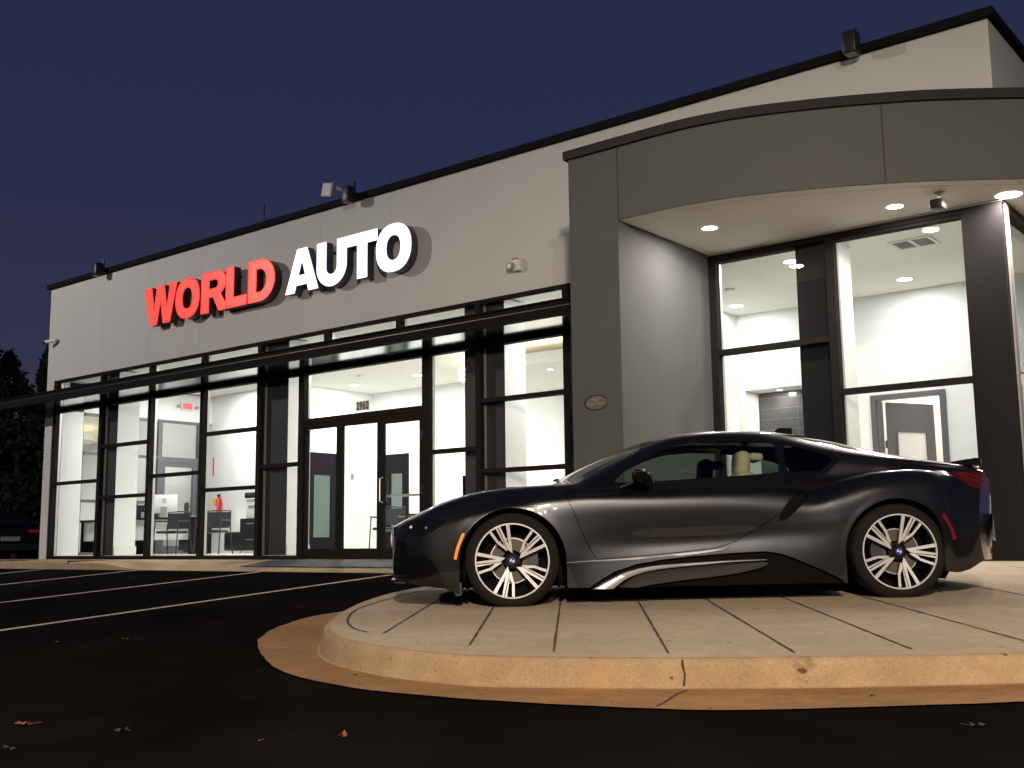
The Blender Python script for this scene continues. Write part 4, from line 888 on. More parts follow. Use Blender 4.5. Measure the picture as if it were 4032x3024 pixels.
# ------------------------------------------------------------------ fallen leaves
LEAFM = [material('dry_orange_leaf', (.24, .085, .028), .8), material('dry_brown_leaf', (.05, .03, .018), .8)]
def leaf_mesh():
    me = MB(); pts = []
    for k in range(14):
        a = 2 * PI * k / 14; r_ = (.055 if k % 2 == 0 else .03) * (1.15 if k in (0, 2, 12) else .9); pts.append((r_ * math.cos(a), r_ * math.sin(a), .012 * math.sin(3 * a) + .01))
    me.add([(0, 0, .002)] + pts, [(0, 1 + k, 1 + (k + 1) % 14) for k in range(14)]); me.tube([(-.02, 0, .004), (-.10, .01, .012)], .0016, 4); return me
for i, (x, y, s_, m_, lab) in enumerate(((-4.73, 2.5, 1.15, 0, 'dry orange leaf on the dark asphalt at the lower left'), (-4.23, 2.66, 1.0, 1, 'dull brown leaf right of the orange one at the lower left'), (-3.36, 3.09, .6, 0, 'bright orange upturned leaf near the bottom centre of the lot'),
        (-7.2, 4.52, .9, 1, 'brown leaf on the lot left of the kerb nose'), (-7.55, 4.2, .7, 1, 'small brown leaf furthest left below the long parking line'), (-1.36, 4.48, .9, 1, 'brown leaf on the asphalt at the right edge below the gutter'), (-4.31, 2.22, .8, 1, 'brown leaf in the very bottom left corner'), (-3.57, 2.85, .35, 0, 'tiny orange leaf scrap at the bottom left of centre'),
        (-5.9, 4.9, .35, 1, 'dark leaf scrap on the gutter at the kerb nose'), (-1.9, 4.85, .4, 1, 'dark leaf scrap on the gutter below the right of the car'), (-4.4, 4.12, .4, 1, 'dark leaf scrap at the foot of the kerb below the front wheel'))):
    me = leaf_mesh(); zz = float(zA(x, y)) + (.012 if i >= 8 else .004)
    me.xf(Matrix.Translation((x, y, zz)) @ Matrix.Rotation(random.uniform(0, 6), 4, 'Z') @ Matrix.Rotation(.75 if i == 2 else random.uniform(-.1, .25), 4, 'X') @ Matrix.Scale(s_ * .62, 4))
    tag(me.build('fallen_leaf', LEAFM[m_], recalc=False), lab, 'leaf', 'fallen leaves on the paving and lot')

# ------------------------------------------------------------------ trees beyond the lot
M['leaf'] = material('dark_foliage', (.016, .022, .011), .8, noise=(3, .5)); M['bark'] = material('bark', (.06, .045, .03), .95, bump=(20, .6))
def tree(x, y, h, r, label, conifer=True, n=5000):
    zb = float(zA(x, y)); t = thing('conifer_tree' if conifer else 'bushy_tree', label, 'tree', (x, y, zb), 'dark trees beyond the lot')
    q = MB(); q.tube([(x, y, zb), (x + .1, y, zb + h * .5), (x, y, zb + h * .93)], [.20, .12, .03], 8)
    for k in range(16):
        a = random.uniform(0, 2 * PI); z = zb + h * random.uniform(.2, .8); l = r * (1 - (z - zb) / h) * .9; q.tube([(x, y, z), (x + l * math.cos(a), y + l * math.sin(a), z + l * .25)], [.04, .01], 5)
    q.build('trunk', M['bark'], t)
    q = MB(); nrm = np.random.default_rng(int(abs(x * 10 + y)))
    clumps = [(nrm.uniform(0, 2 * PI), nrm.uniform(.10, 1.0)) for _ in range(70)]
    for k in range(n):
        a, f = clumps[k % 70]; a += nrm.normal(0, .25); f = min(1, max(.05, f + nrm.normal(0, .02)))
        prof_ = ((1 - f) ** .8 if conifer else math.sqrt(max(0, 1 - (2 * f - 1) ** 2))) 
        rr = r * prof_ * (0.45 + .55 * nrm.random()) * (1 + .25 * math.sin(5 * a + 9 * f)) + .05
        p = np.array([x + rr * math.cos(a), y + rr * math.sin(a), zb + .06 * h + f * h * .95 + nrm.normal(0, .08)]); sz = nrm.uniform(.10, .26)
        d1 = nrm.normal(0, 1, 3); d1 /= np.linalg.norm(d1); d2 = np.cross(d1, nrm.normal(0, 1, 3)); d2 /= np.linalg.norm(d2)
        d1[2] = abs(d1[2]) * .8 + .3 if conifer else d1[2]
        q.add([p - d1 * sz * .5, p + d2 * sz * .4, p + d1 * sz * .9, p - d2 * sz * .4], [(0, 1, 2, 3)])
    q.build('crown', M['leaf'], t, recalc=False)
for a in ((-44.5, 21.0, 10.2, 2.0, 'tallest dark conifer at the left edge of the picture'), (-43.2, 23.2, 8.9, 1.6, 'narrow dark conifer nearest the building corner'), (-46.0, 19.2, 10.8, 2.3, 'dark conifer partly outside the left edge'), (-42.5, 26.0, 8.2, 2.0, 'dark conifer partly behind the building corner'), (-45.4, 22.6, 8.4, 2.7, 'broad dark conifer filling the gap between the two tall ones')): tree(*a)
for a in ((-40.5, 20.6, 5.2, 2.2, 'round dark bush tree directly behind the parked car', False, 5200), (-41.0, 17.6, 5.0, 2.3, 'round dark bush tree at the left edge behind the parked car', False, 5200), (-39.6, 23.8, 5.4, 2.3, 'round dark bush tree touching the building corner', False, 5200), (-43.5, 19.5, 5.8, 2.8, 'wide dark bush tree filling the gap under the conifers', False, 5200)): tree(*a)
# hedge bank closing the lot
q = MB(); nrm = np.random.default_rng(3)
for k in range(12000):
    s_ = nrm.random(); x = -52 + 24 * s_ + nrm.normal(0, .5); y = 15 + 24 * s_ + nrm.normal(0, .5) + (6 if True else 0) - 4; z = -.4 + nrm.random() ** .8 * 5.4; sz = nrm.uniform(.25, .5)
    d1 = nrm.normal(0, 1, 3); d1 /= np.linalg.norm(d1); d2 = np.cross(d1, nrm.normal(0, 1, 3)); d2 /= np.linalg.norm(d2); p = np.array([x, y, z])
    q.add([p - d1 * sz, p + d2 * sz * .5, p + d1 * sz, p - d2 * sz * .5], [(0, 1, 2, 3)])
tag(q.build('undergrowth', M['leaf'], recalc=False), 'dark undergrowth along the far side of the lot', 'undergrowth', kind='stuff')

# ------------------------------------------------------------------ parked car in the dark at the far left
def parked_car(loc, rot):
    t = thing('parked_car', 'black hatchback with faint red tail lights in the dark left of the building', 'car', mat=Matrix.Translation(loc) @ Matrix.Rotation(rot, 4, 'Z'))
    P_ = material('black_car_paint', (.004, .004, .004), .5, coat=0.15, spec=.2)
    G_m = material('dark_car_glass', (.004, .004, .005), .1, spec=.3)
    prof_ = [(-2.15, .35), (-2.2, .6), (-2.1, .95), (-1.95, 1.05), (-1.55, 1.42), (-.6, 1.5), (.3, 1.42), (1.05, 1.02), (1.9, .88), (2.15, .62), (2.15, .32), (1.75, .22), (-1.8, .22)]
    bm = bmesh.new(); L = [];
    ws = [(-.86, .90), (-.90, 1.0), (.90, 1.0), (.86, .90)]
    rings = []
    for yy, sc in ((-.80, .0), (-.90, 0), (.90, 0), (.80, 0)):
        ring_ = []
        for (x, z) in prof_:
            inset = .20 * max(0, (z - .95) / .5) if z > .95 else 0
            s_ = 1 if abs(yy) == .90 else .965
            y2 = math.copysign(max(.05, abs(yy) - inset), yy); ring_.append(bm.verts.new((x * s_, y2, (z - .7) * s_ + .7)))
        rings.append(ring_)
    n = len(prof_)
    for a, b in zip(rings[:-1], rings[1:]):
        for i in range(n): bm.faces.new((a[i], a[(i + 1) % n], b[(i + 1) % n], b[i]))
    bm.faces.new(rings[0]); bm.faces.new(rings[-1][::-1]); bmesh.ops.recalc_face_normals(bm, faces=bm.faces)
    me = bpy.data.meshes.new('body'); bm.to_mesh(me); bm.free(); link_mesh('body', me, P_, t)
    for yy in (-1, 1):
        q = MB(); q.add([(-1.55, yy * .80, 1.02), (.85, yy * .83, 1.02), (.25, yy * .745, 1.36), (-.6, yy * .70, 1.44), (-1.35, yy * .725, 1.36)], [(0, 1, 2, 3, 4)]); q.xf(Matrix.Translation((0, yy * .062, 0))); q.build('side_window', G_m, t)
    q = MB(); q.add([(-1.98, -.70, 1.07), (-1.98, .70, 1.07), (-1.60, .60, 1.40), (-1.60, -.60, 1.40)], [(0, 1, 2, 3)]); q.xf(Matrix.Translation((-.03, 0, .01))); q.build('rear_window', G_m, t)
    q = MB(); q.add([(1.02, -.72, 1.06), (1.02, .72, 1.06), (.36, .62, 1.40), (.36, -.62, 1.40)], [(0, 1, 2, 3)]); q.xf(Matrix.Translation((.03, 0, .02))); q.build('windshield', G_m, t)
    RL = material('tail_light_red', (.5, .01, .01), .2, emit=(1, .05, .03), estr=.04, coat=1)
    for yy in (-1, 1):
        q = MB(); q.bbox(-2.215, -2.10, min(yy * .90, yy * .56), max(yy * .90, yy * .56), .86, .95, .02); q.build('tail_light', RL, t)
        q = MB(); q.bbox(2.05, 2.16, min(yy * .85, yy * .45), max(yy * .85, yy * .45), .62, .76, .02); q.build('headlight', M['grey'], t)
    q = MB(); q.bbox(-2.26, -2.15, -.28, .28, .60, .74, .01); q.build('number_plate', M['grey'], t)
    q = MB(); q.bbox(-2.27, -1.9, -.88, .88, .28, .52, .04); q.build('bumper', M['black'], t)
    for x in (-1.35, 1.35):
        for yy in (-1, 1):
            q = MB(); q.lathe([(.20, -.11), (.31, -.11), (.325, -.08), (.325, .08), (.31, .11), (.20, .11)], 24, 'y', (x, yy * .80, .325)); o = q.build('wheel', M['black'], t, smooth=40)
            q = MB(); q.lathe([(0, yy * .10), (.05, yy * .115), (.19, yy * .09), (.205, yy * .11)], 24, 'y', (x, yy * .80, .325)); q.build('rim', M['alu'], o, smooth=40)
parked_car((-36.2, 17.7, float(zA(-35, 17.9))), math.radians(168))
# ================================================================== SPORTS CAR
Xc = Vector((0.78011216, 0.62551668, 0.01240591)); Yc = Vector((0.62556482, -0.7801722, 0.0)); Zc = Vector((-0.00967875, -0.0077607, 0.99992304))
O_ = Vector((-5.64066196, 6.99788237, -0.4783169))
CM = Matrix(((Xc.x, Yc.x, Zc.x, O_.x), (Xc.y, Yc.y, Zc.y, O_.y), (Xc.z, Yc.z, Zc.z, O_.z), (0, 0, 0, 1)))
CAR = thing('sports_car', 'low dark grey two door sports coupe parked on the paving before the portico', 'car', mat=CM)
def paint(name, col, metal, rough, coat=1.0, flake=True):
    m = material(name, col, rough, metal=metal, coat=coat, coatr=0.02); t = m.node_tree; b = t.nodes['Principled BSDF']
    if flake:
        tcn = t.nodes.new('ShaderNodeTexCoord'); v = t.nodes.new('ShaderNodeTexVoronoi'); v.inputs['Scale'].default_value = 900
        t.links.new(tcn.outputs['Object'], v.inputs['Vector']); bp = t.nodes.new('ShaderNodeBump'); bp.inputs['Strength'].default_value = .12; bp.inputs['Distance'].default_value = .001
        t.links.new(v.outputs['Distance'], bp.inputs['Height']); t.links.new(bp.outputs[0], b.inputs['Normal'])
    return m
M['paint'] = paint('grey_metallic_paint', (0.037, 0.038, 0.042), 0.9, 0.30)
M['gloss'] = paint('gloss_black', (0.005, 0.005, 0.006), 0.0, 0.12, 0.2, False)
M['silver'] = paint('satin_silver', (0.52, 0.52, 0.56), 0.6, 0.38, 0.6, False)
M['darksill'] = paint('dark_sill_grey', (0.022, 0.0215, 0.021), 0.0, 0.8, 0.0, False)
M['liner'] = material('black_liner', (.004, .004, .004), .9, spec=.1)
M['tailglass'] = material('dark_red_lens', (.06, .005, .006), .1, coat=.6)
M['mirrorblack'] = material('mirror_black', (.004, .004, .0045), .3, spec=.12)
M['matteblack'] = material('satin_black_plastic', (.006, .006, .0065), .5, spec=.25)
M['carglass'] = glassmat('car_side_glass', (0.60, 0.69, 0.64), 1.0, 1.52)
M['windglass'] = glassmat('car_windshield', (0.62, 0.70, 0.64), 1.0, 1.52)
M['darkglass'] = paint('dark_rear_glass', (0.006, 0.007, 0.007), 0, 0.04, 1.0, False)
M['tyre'] = material('tyre_rubber', (.013, .012, .0115), .85, spec=.15, bump=(60, .15))
M['rimface'] = material('machined_alloy', (.56, .56, .57), .45, metal=.3, spec=.5)
M['rimblack'] = material('gloss_black_alloy', (.008, .008, .009), .2, coat=.8)
M['disc'] = material('brake_disc_steel', (.085, .072, .060), .6, metal=.3, bump=(30, .05))
M['caliper'] = material('caliper_metal', (.035, .038, .045), .45, metal=.3)
M['amber'] = material('amber_marker', (.85, .28, .02), .3, emit=(1, .30, .02), estr=.28, coat=.6)
M['redlens'] = material('red_lens', (.15, .007, .007), .3, emit=(1, .05, .04), estr=.012, coat=1)
M['cream'] = material('cream_leather', (.62, .52, .36), .6, bump=(80, .1))

def pchip(xs, ys, x):
    xs = np.asarray(xs, float); ys = np.asarray(ys, float); h = np.diff(xs); d = np.diff(ys) / h; m = np.zeros(len(xs))
    for i in range(1, len(xs) - 1):
        if d[i - 1] * d[i] > 0:
            w1 = 2 * h[i] + h[i - 1]; w2 = h[i] + 2 * h[i - 1]; m[i] = (w1 + w2) / (w1 / d[i - 1] + w2 / d[i])
    m[0] = d[0]; m[-1] = d[-1]; x = np.clip(x, xs[0], xs[-1]); i = np.clip(np.searchsorted(xs, x) - 1, 0, len(xs) - 2); t = (x - xs[i]) / h[i]
    return (2 * t**3 - 3 * t**2 + 1) * ys[i] + (t**3 - 2 * t**2 + t) * h[i] * m[i] + (-2 * t**3 + 3 * t**2) * ys[i + 1] + (t**3 - t**2) * h[i] * m[i + 1]
top = [(-.96, .618), (-.93, .632), (-.90, .646), (-.82, .680), (-.75, .705), (-.6, .748), (-.5, .774), (-.3, .822), (0, .872), (.2, .902), (.3, .919), (.4, .965), (.5, 1.018), (.7, 1.11), (.9, 1.19), (1.07, 1.248), (1.25, 1.29), (1.4, 1.305), (1.6, 1.312), (1.9, 1.305), (2.18, 1.275), (2.46, 1.22), (2.66, 1.168), (2.9, 1.105), (3.13, 1.058), (3.36, 1.022), (3.55, .995), (3.68, .965), (3.73, .94)]
dz1 = [(-.96, -.002), (-.5, .004), (0, .0), (.3, -.006), (.6, -.02), (1.0, -.018), (1.5, -.012), (2.2, -.012), (3.0, -.008), (3.73, -.006)]
ROW = [
 [(u, 0.0, z) for u, z in top],
 [(u, .36, z + float(pchip(*zip(*dz1), u))) for u, z in top],
 [(-.96, .56, .613), (-.90, .58, .640), (-.75, .62, .698), (-.5, .64, .789), (-.3, .64, .841), (0, .64, .886), (.3, .64, .900), (.5, .645, .925), (.65, .65, .975), (.8, .645, 1.04), (.95, .63, 1.108), (1.15, .605, 1.188), (1.36, .59, 1.238), (1.57, .58, 1.255), (1.85, .575, 1.243), (2.1, .57, 1.208), (2.4, .575, 1.135), (2.7, .59, 1.075), (3.0, .62, 1.032), (3.3, .66, .995), (3.6, .68, .965), (3.73, .66, .925)],
 [(-.96, .68, .608), (-.90, .70, .632), (-.75, .735, .685), (-.5, .755, .778), (-.3, .76, .830), (0, .76, .872), (.3, .765, .884), (.5, .755, .89), (.65, .745, .915), (.8, .73, .955), (.95, .71, 1.00), (1.15, .70, 1.05), (1.36, .69, 1.08), (1.57, .685, 1.095), (1.85, .68, 1.09), (2.1, .672, 1.07), (2.4, .655, 1.035), (2.7, .655, 1.00), (3.0, .68, .972), (3.3, .705, .95), (3.6, .72, .925), (3.73, .71, .88)],
 [(-.96, .75, .600), (-.90, .775, .618), (-.75, .815, .662), (-.5, .835, .745), (-.3, .84, .79), (0, .84, .835), (.3, .84, .845), (.55, .825, .852), (.95, .80, .868), (1.15, .79, .88), (1.5, .785, .896), (1.85, .775, .915), (2.1, .755, .908), (2.4, .695, .888), (2.7, .695, .905), (3.0, .74, .920), (3.3, .775, .912), (3.6, .775, .87), (3.73, .755, .83)],
 [(-.96, .80, .578), (-.90, .825, .592), (-.75, .865, .625), (-.5, .88, .69), (-.3, .885, .735), (0, .885, .785), (.3, .89, .81), (.55, .885, .812), (1.0, .87, .815), (1.5, .862, .82), (1.85, .855, .82), (2.05, .85, .81), (2.2, .835, .80), (2.4, .825, .862), (2.55, .835, .90), (2.7, .845, .925), (2.92, .85, .935), (3.26, .835, .905), (3.5, .815, .86), (3.73, .785, .79)],
 [(-.96, .82, .525), (-.90, .848, .545), (-.75, .89, .575), (-.5, .91, .63), (-.3, .92, .69), (0, .923, .75), (.3, .93, .78), (.55, .928, .785), (1.0, .92, .785), (1.5, .915, .79), (1.85, .912, .79), (2.05, .91, .78), (2.2, .905, .745), (2.4, .912, .80), (2.6, .915, .86), (2.8, .918, .885), (3.0, .915, .88), (3.26, .90, .845), (3.5, .865, .79), (3.73, .815, .72)],
 [(-.96, .826, .47), (-.90, .855, .485), (-.75, .902, .495), (-.5, .925, .57), (-.3, .94, .64), (0, .945, .705), (.3, .948, .715), (.55, .942, .71), (1.0, .937, .71), (1.5, .935, .71), (1.9, .938, .70), (2.15, .945, .68), (2.4, .957, .73), (2.7, .965, .80), (3.0, .955, .80), (3.26, .932, .75), (3.5, .888, .70), (3.73, .84, .64)],
 [(-.96, .84, .38), (-.90, .868, .39), (-.75, .908, .41), (-.5, .935, .45), (-.3, .95, .52), (0, .957, .58), (.3, .955, .58), (.55, .941, .58), (1.0, .930, .58), (1.5, .928, .58), (1.9, .936, .58), (2.15, .95, .58), (2.4, .966, .62), (2.7, .972, .68), (3.0, .965, .68), (3.26, .942, .62), (3.5, .90, .57), (3.73, .86, .54)],
 [(-.96, .838, .33), (-.90, .866, .32), (-.75, .906, .31), (-.5, .935, .33), (0, .955, .42), (.34, .955, .43), (.6, .934, .45), (1.0, .917, .45), (1.5, .915, .46), (1.9, .930, .48), (2.2, .95, .48), (2.4, .965, .5), (2.8, .972, .55), (3.2, .952, .52), (3.5, .905, .46), (3.73, .865, .44)],
 [(-.96, .835, .25), (-.90, .862, .235), (-.75, .90, .222), (-.5, .926, .218), (0, .95, .28), (.34, .955, .30), (.6, .938, .335), (1.0, .927, .345), (1.5, .928, .36), (1.9, .940, .36), (2.2, .955, .34), (2.42, .962, .33), (2.8, .968, .38), (3.2, .945, .35), (3.35, .925, .31), (3.5, .90, .29), (3.62, .885, .295), (3.73, .845, .335)],
 [(-.96, .81, .212), (-.90, .835, .196), (-.75, .875, .178), (-.5, .905, .155), (-.39, .91, .12), (.36, .945, .142), (1.0, .945, .135), (2.0, .95, .132), (2.43, .955, .128), (2.8, .95, .18), (3.23, .92, .195), (3.35, .908, .188), (3.5, .89, .184), (3.62, .87, .20), (3.73, .82, .265)],
]
ROWS = [tuple(np.array(c) for c in zip(*r)) for r in ROW]
ARCH = [(0.005, .335, .387), (2.785, .335, .388)]
NS = 6
def section(u):
    w = np.array([float(pchip(r[0], r[1], u)) for r in ROWS]); z = np.array([float(pchip(r[0], r[2], u)) for r in ROWS]); P = np.stack([w, z], 1)
    outp = []; vv = []
    for i in range(len(P) - 1):
        p0 = P[i - 1] if i > 0 else np.array([-P[1][0], P[1][1]]); p1 = P[i]; p2 = P[i + 1]; p3 = P[i + 2] if i + 2 < len(P) else 2 * P[-1] - P[-2]
        for k in range(NS):
            t = k / NS; outp.append(.5 * ((2 * p1) + (-p0 + p2) * t + (2 * p0 - 5 * p1 + 4 * p2 - p3) * t * t + (-p0 + 3 * p1 - 3 * p2 + p3) * t**3)); vv.append(i + t)
    outp.append(P[-1]); vv.append(len(P) - 1.0)
    return np.array(vv), np.array(outp)
us = []
for c, h, r in ARCH: us += [(c + r * math.cos(a), c, h, r) for a in np.linspace(PI, 0, 37)]
def inarch(u): return any(abs(u - c) < r + .001 for c, h, r in ARCH)
st_ = []
for u in np.concatenate([np.linspace(-.96, -.85, 7), np.linspace(-.82, -.40, 13), np.linspace(.405, 2.385, 66), np.linspace(3.19, 3.6, 13), np.linspace(3.63, 3.73, 6)]):
    if not inarch(u): st_.append((u, None))
for c, h, r in ARCH:
    st_.append((c - r - .0005, None)); st_.append((c + r + .0005, None))
    for a in np.linspace(PI, 0, 37): st_.append((c + r * math.cos(a) * .99999, h + r * math.sin(a)))
st_.sort(key=lambda s_: s_[0])
# extra rows so that side features come out crisp
vrow = np.concatenate([np.linspace(0, 5, 31), np.linspace(5, 11, 49)[1:]])
vrow = np.array(vrow); nv = len(vrow)
def bow(u, w):
    d = 0.0
    if u < -.40: f = min(1, (-.40 - u) / .56); d += .24 * (w / .93) ** 4 * f * f + .040 * f * f
    if u > 3.0: f = min(1, (u - 3.0) / .70); d -= .40 * (w / .95) ** 2.3 * f * f * (3 - 2 * f)
    return d
GV = []; GA = []
SEC = {}
def sec(u):
    u = round(min(3.73, max(-.96, u)), 6)
    if u not in SEC: SEC[u] = section(u)
    return SEC[u]
def surf(u, v):
    vv, P = sec(u); w = np.interp(v, vv, P[:, 0]); z = np.interp(v, vv, P[:, 1])
    for c, h, r in ARCH:
        dd = math.hypot(u - c, z - h) - r
        if z > .2 and dd < .06 and v > 5: k = max(0, 1 - max(0, dd) / .05); w += .002 * k * k * (3 - 2 * k) * min(1, (z - .2) / .12) * min(1, (v - 5) / .5)
    return np.array((u + bow(u, w), w, z))
def nrmal(u, v):
    e = .006; du = surf(min(3.73, u + e), v) - surf(max(-.96, u - e), v); dv = surf(u, min(11, v + .10)) - surf(u, max(0.0, v - .10))
    if v < .12: dv = np.array((0, 1.0, 0))
    n = np.cross(du, dv); l = np.linalg.norm(n)
    n = n / l if l > 1e-9 else np.array((0, 0, 1.0))
    return n
for u, za in st_:
    vv, P = section(u); vc = 11.0
    if za is not None:
        i = len(vv) - 1
        while i > 0 and P[i, 1] < za: i -= 1
        if i < len(vv) - 1: t = (P[i, 1] - za) / (P[i, 1] - P[i + 1, 1]); vc = vv[i] + t * (vv[i + 1] - vv[i])
    for v in vrow:
        v2 = v if (v <= 5 or vc > 10.999) else 5 + (v - 5) / 6 * (vc - 5)
        w = np.interp(v2, vv, P[:, 0]); z = np.interp(v2, vv, P[:, 1])
        # rolled wheel lips
        for c, h, r in ARCH:
            dd = math.hypot(u - c, z - h) - r
            if z > .2 and dd < .06 and v2 > 5: k = max(0, 1 - max(0, dd) / .05); w += .002 * k * k * (3 - 2 * k) * min(1, (z - .2) / .12) * min(1, (v2 - 5) / .5)
        x = u + bow(u, w); GV.append((x, w, z)); GA.append((u, v2, *nrmal(u, v2)))
GV = np.array(GV); GA = np.array(GA); T = []
ns = len(st_)
for i in range(ns - 1):
    for j in range(nv - 1):
        a = i * nv + j; b = a + nv; T += [(a, b, b + 1), (a, b + 1, a + 1)]
T = np.array(T)
# end caps run across to the centre line
def cap(i, flip):
    V = []; A = []; K = 10; tt = []; u0 = st_[i][0]
    base_ = i * nv
    for j in range(nv):
        x, w, z = GV[base_ + j]
        for k in range(K + 1):
            ww = w * (1 - k / K); bulge = (.012 if i == 0 else .03) * math.sin(PI * (j / (nv - 1)) ** .8) * (1 if k else 0) * min(1, k / 2); V.append((u0 + bow(u0, ww) + (-bulge if i == 0 else bulge), ww, z)); nn = np.array((-1.0 if i == 0 else 1.0, .9 * (ww / .9) ** 2.5, .25 * (.5 - j / nv))); nn /= np.linalg.norm(nn); A.append((u0 + (-1e-3 if i == 0 else 1e-3), 20 + j / nv, *nn))
    for j in range(nv - 1):
        for k in range(K):
            a = j * (K + 1) + k; b = a + K + 1
            q = [(a, a + 1, b + 1), (a, b + 1, b)]
            tt += [(t_[0], t_[2], t_[1]) for t_ in q] if flip else q
    return np.array(V), np.array(A), np.array(tt)
for i, fl in ((0, True), (ns - 1, False)):
    v, a, t_ = cap(i, fl); T = np.vstack([T, t_ + len(GV)]); GV = np.vstack([GV, v]); GA = np.vstack([GA, a])
# ---- outlines in side view (x, z)
DLO = [(.76, .893), (.86, .985), (.97, 1.052), (1.152, 1.138), (1.27, 1.175), (1.362, 1.192), (1.57, 1.206), (1.84, 1.192), (1.99, 1.168), (2.01, 1.10), (2.0, .945), (1.76, .926), (1.5, .916), (1.087, .897)]
SUR = [(.60, .862), (.70, .925), (.80, .985), (.94, 1.065), (1.152, 1.165), (1.26, 1.198), (1.362, 1.215), (1.57, 1.228), (1.847, 1.213), (2.053, 1.182), (2.20, 1.148), (2.368, 1.095), (2.47, 1.05), (2.482, 1.03), (2.44, .98), (2.36, .925), (2.20, .912), (2.02, .918), (1.48, .903), (1.0, .886), (.80, .872)]
QUA = [(2.085, 1.158), (2.25, 1.118), (2.40, 1.068), (2.43, 1.045), (2.42, 1.02), (2.33, .948), (2.07, .945), (2.055, 1.05)]
DOOR = [(.405, .80), (.42, .755), (.442, .712), (.502, .549), (.562, .42), (.603, .337), (.881, .350), (1.249, .378), (1.47, .397), (1.616, .443), (1.764, .527), (1.878, .593), (1.947, .640), (2.018, .725), (2.05, .80), (2.045, .86), (2.035, .925), (2.03, 1.05), (2.045, 1.176), (1.85, 1.206), (1.57, 1.221), (1.362, 1.208), (1.152, 1.158), (.94, 1.058), (.80, .978), (.70, .918), (.60, .868), (.50, .85)]
ROCK = [(.53, .05), (.555, .145), (.645, .20), (.74, .252), (.9, .300), (1.1, .328), (1.3, .345), (1.58, .361), (1.82, .368), (1.92, .352), (2.02, .318), (2.2, .235), (2.36, .155), (2.44, .05)]
HEAD = [(-.90, .60), (-.86, .632), (-.78, .655), (-.66, .664), (-.52, .652), (-.47, .640), (-.50, .61), (-.58, .56), (-.66, .532), (-.80, .530), (-.90, .54)]
FBL = [(-1.1, .05), (-1.1, .53), (-.90, .515), (-.78, .49), (-.66, .43), (-.56, .33), (-.50, .22), (-.47, .05)]
TAIL = [(3.24, .905), (3.30, .922), (3.42, .912), (3.60, .90), (3.62, .83), (3.52, .79), (3.46, .782), (3.40, .80), (3.33, .85)]
INT = [(1.918, .570), (1.955, .640), (2.0, .700), (2.035, .738), (2.09, .775), (2.155, .798), (2.162, .745), (2.11, .695), (2.05, .640), (1.985, .588)]
def sdW(u, v):  # windshield in section coordinates
    return np.stack([u, v], 1)
WIND = [(.36, -.5), (.37, 0), (.38, .6), (.42, 1.1), (.50, 1.5), (.60, 1.83), (.75, 1.86), (.95, 1.84), (1.12, 1.78), (1.10, 1.2), (1.08, .5), (1.08, -.5)]
HATCH = [(2.10, -.5), (2.10, .5), (2.10, 1.35), (2.14, 1.62), (2.6, 1.68), (3.1, 1.66), (3.16, 1.4), (3.20, .5), (3.20, -.5)]
HOOD = [(-.80, -.5), (-.80, .6), (-.74, 1.1), (-.62, 1.4), (-.40, 1.6), (0, 1.66), (.25, 1.60), (.31, 1.3), (.29, .6), (.28, -.5)]
LIDB = [(-.86, -.5)]
side = lambda A: (A[:, 1] > 1.0)
def S2(V, A, poly, vmin=1.2, vmax=30):
    s = sdpoly(V[:, [0, 2]], poly); ok = (A[:, 1] >= vmin) & (A[:, 1] <= vmax); return np.where(ok, s, -np.maximum(np.abs(s), .01) - 0)
def SV(V, A, poly):
    P = np.stack([A[:, 0], np.clip(A[:, 1], -1, 30) * .35], 1); return np.where(A[:, 1] < 15, sdpoly(P, [(a, b * .35) for a, b in poly]), -1.0)
parts = {}
cur = (GV, GA, T)
def take(name, sfun, gap=0.0, inset=0.0):
    global cur
    V, A, t_ = cur; s = sfun(V, A); a = clip(V, A, t_, s - gap); cur = clip(V, A, t_, -s - gap); 
    v, aa, tt = a
    if inset and len(v): v = v.copy(); v[:, 1] -= inset
    parts[name] = (v, aa, tt)
take('windshield', lambda V, A: SV(V, A, WIND)); take('rear_glass', lambda V, A: SV(V, A, HATCH)); take('hood', lambda V, A: SV(V, A, HOOD), .0022)
take('side_window', lambda V, A: S2(V, A, DLO, 2)); take('quarter_window', lambda V, A: S2(V, A, QUA, 2)); take('window_surround', lambda V, A: S2(V, A, SUR, 2))
take('headlight', lambda V, A: S2(V, A, HEAD, 1.5)); take('tail_light', lambda V, A: S2(V, A, TAIL, 2.5)); take('front_lower_trim', lambda V, A: S2(V, A, FBL, 5))
take('rocker_panel', lambda V, A: S2(V, A, ROCK, 6, 15), 0, .035); take('side_intake', lambda V, A: S2(V, A, INT, 5, 15), 0, .03)
take('door', lambda V, A: S2(V, A, DOOR, 2, 15), .0028)
def seam(V, A): # seam behind the door running to the rear arch, and the bonnet/bumper seam
    return sdpoly(V[:, [0, 2]], [(1.74, .462), (1.76, .468), (2.081, .482), (2.43, .500), (2.43, .497), (2.081, .479), (1.76, .465)])
V, A, t_ = cur; cur = clip(V, A, t_, np.where(A[:, 1] > 6, -seam(V, A) - 0.0004, 1.0))
parts['body'] = cur
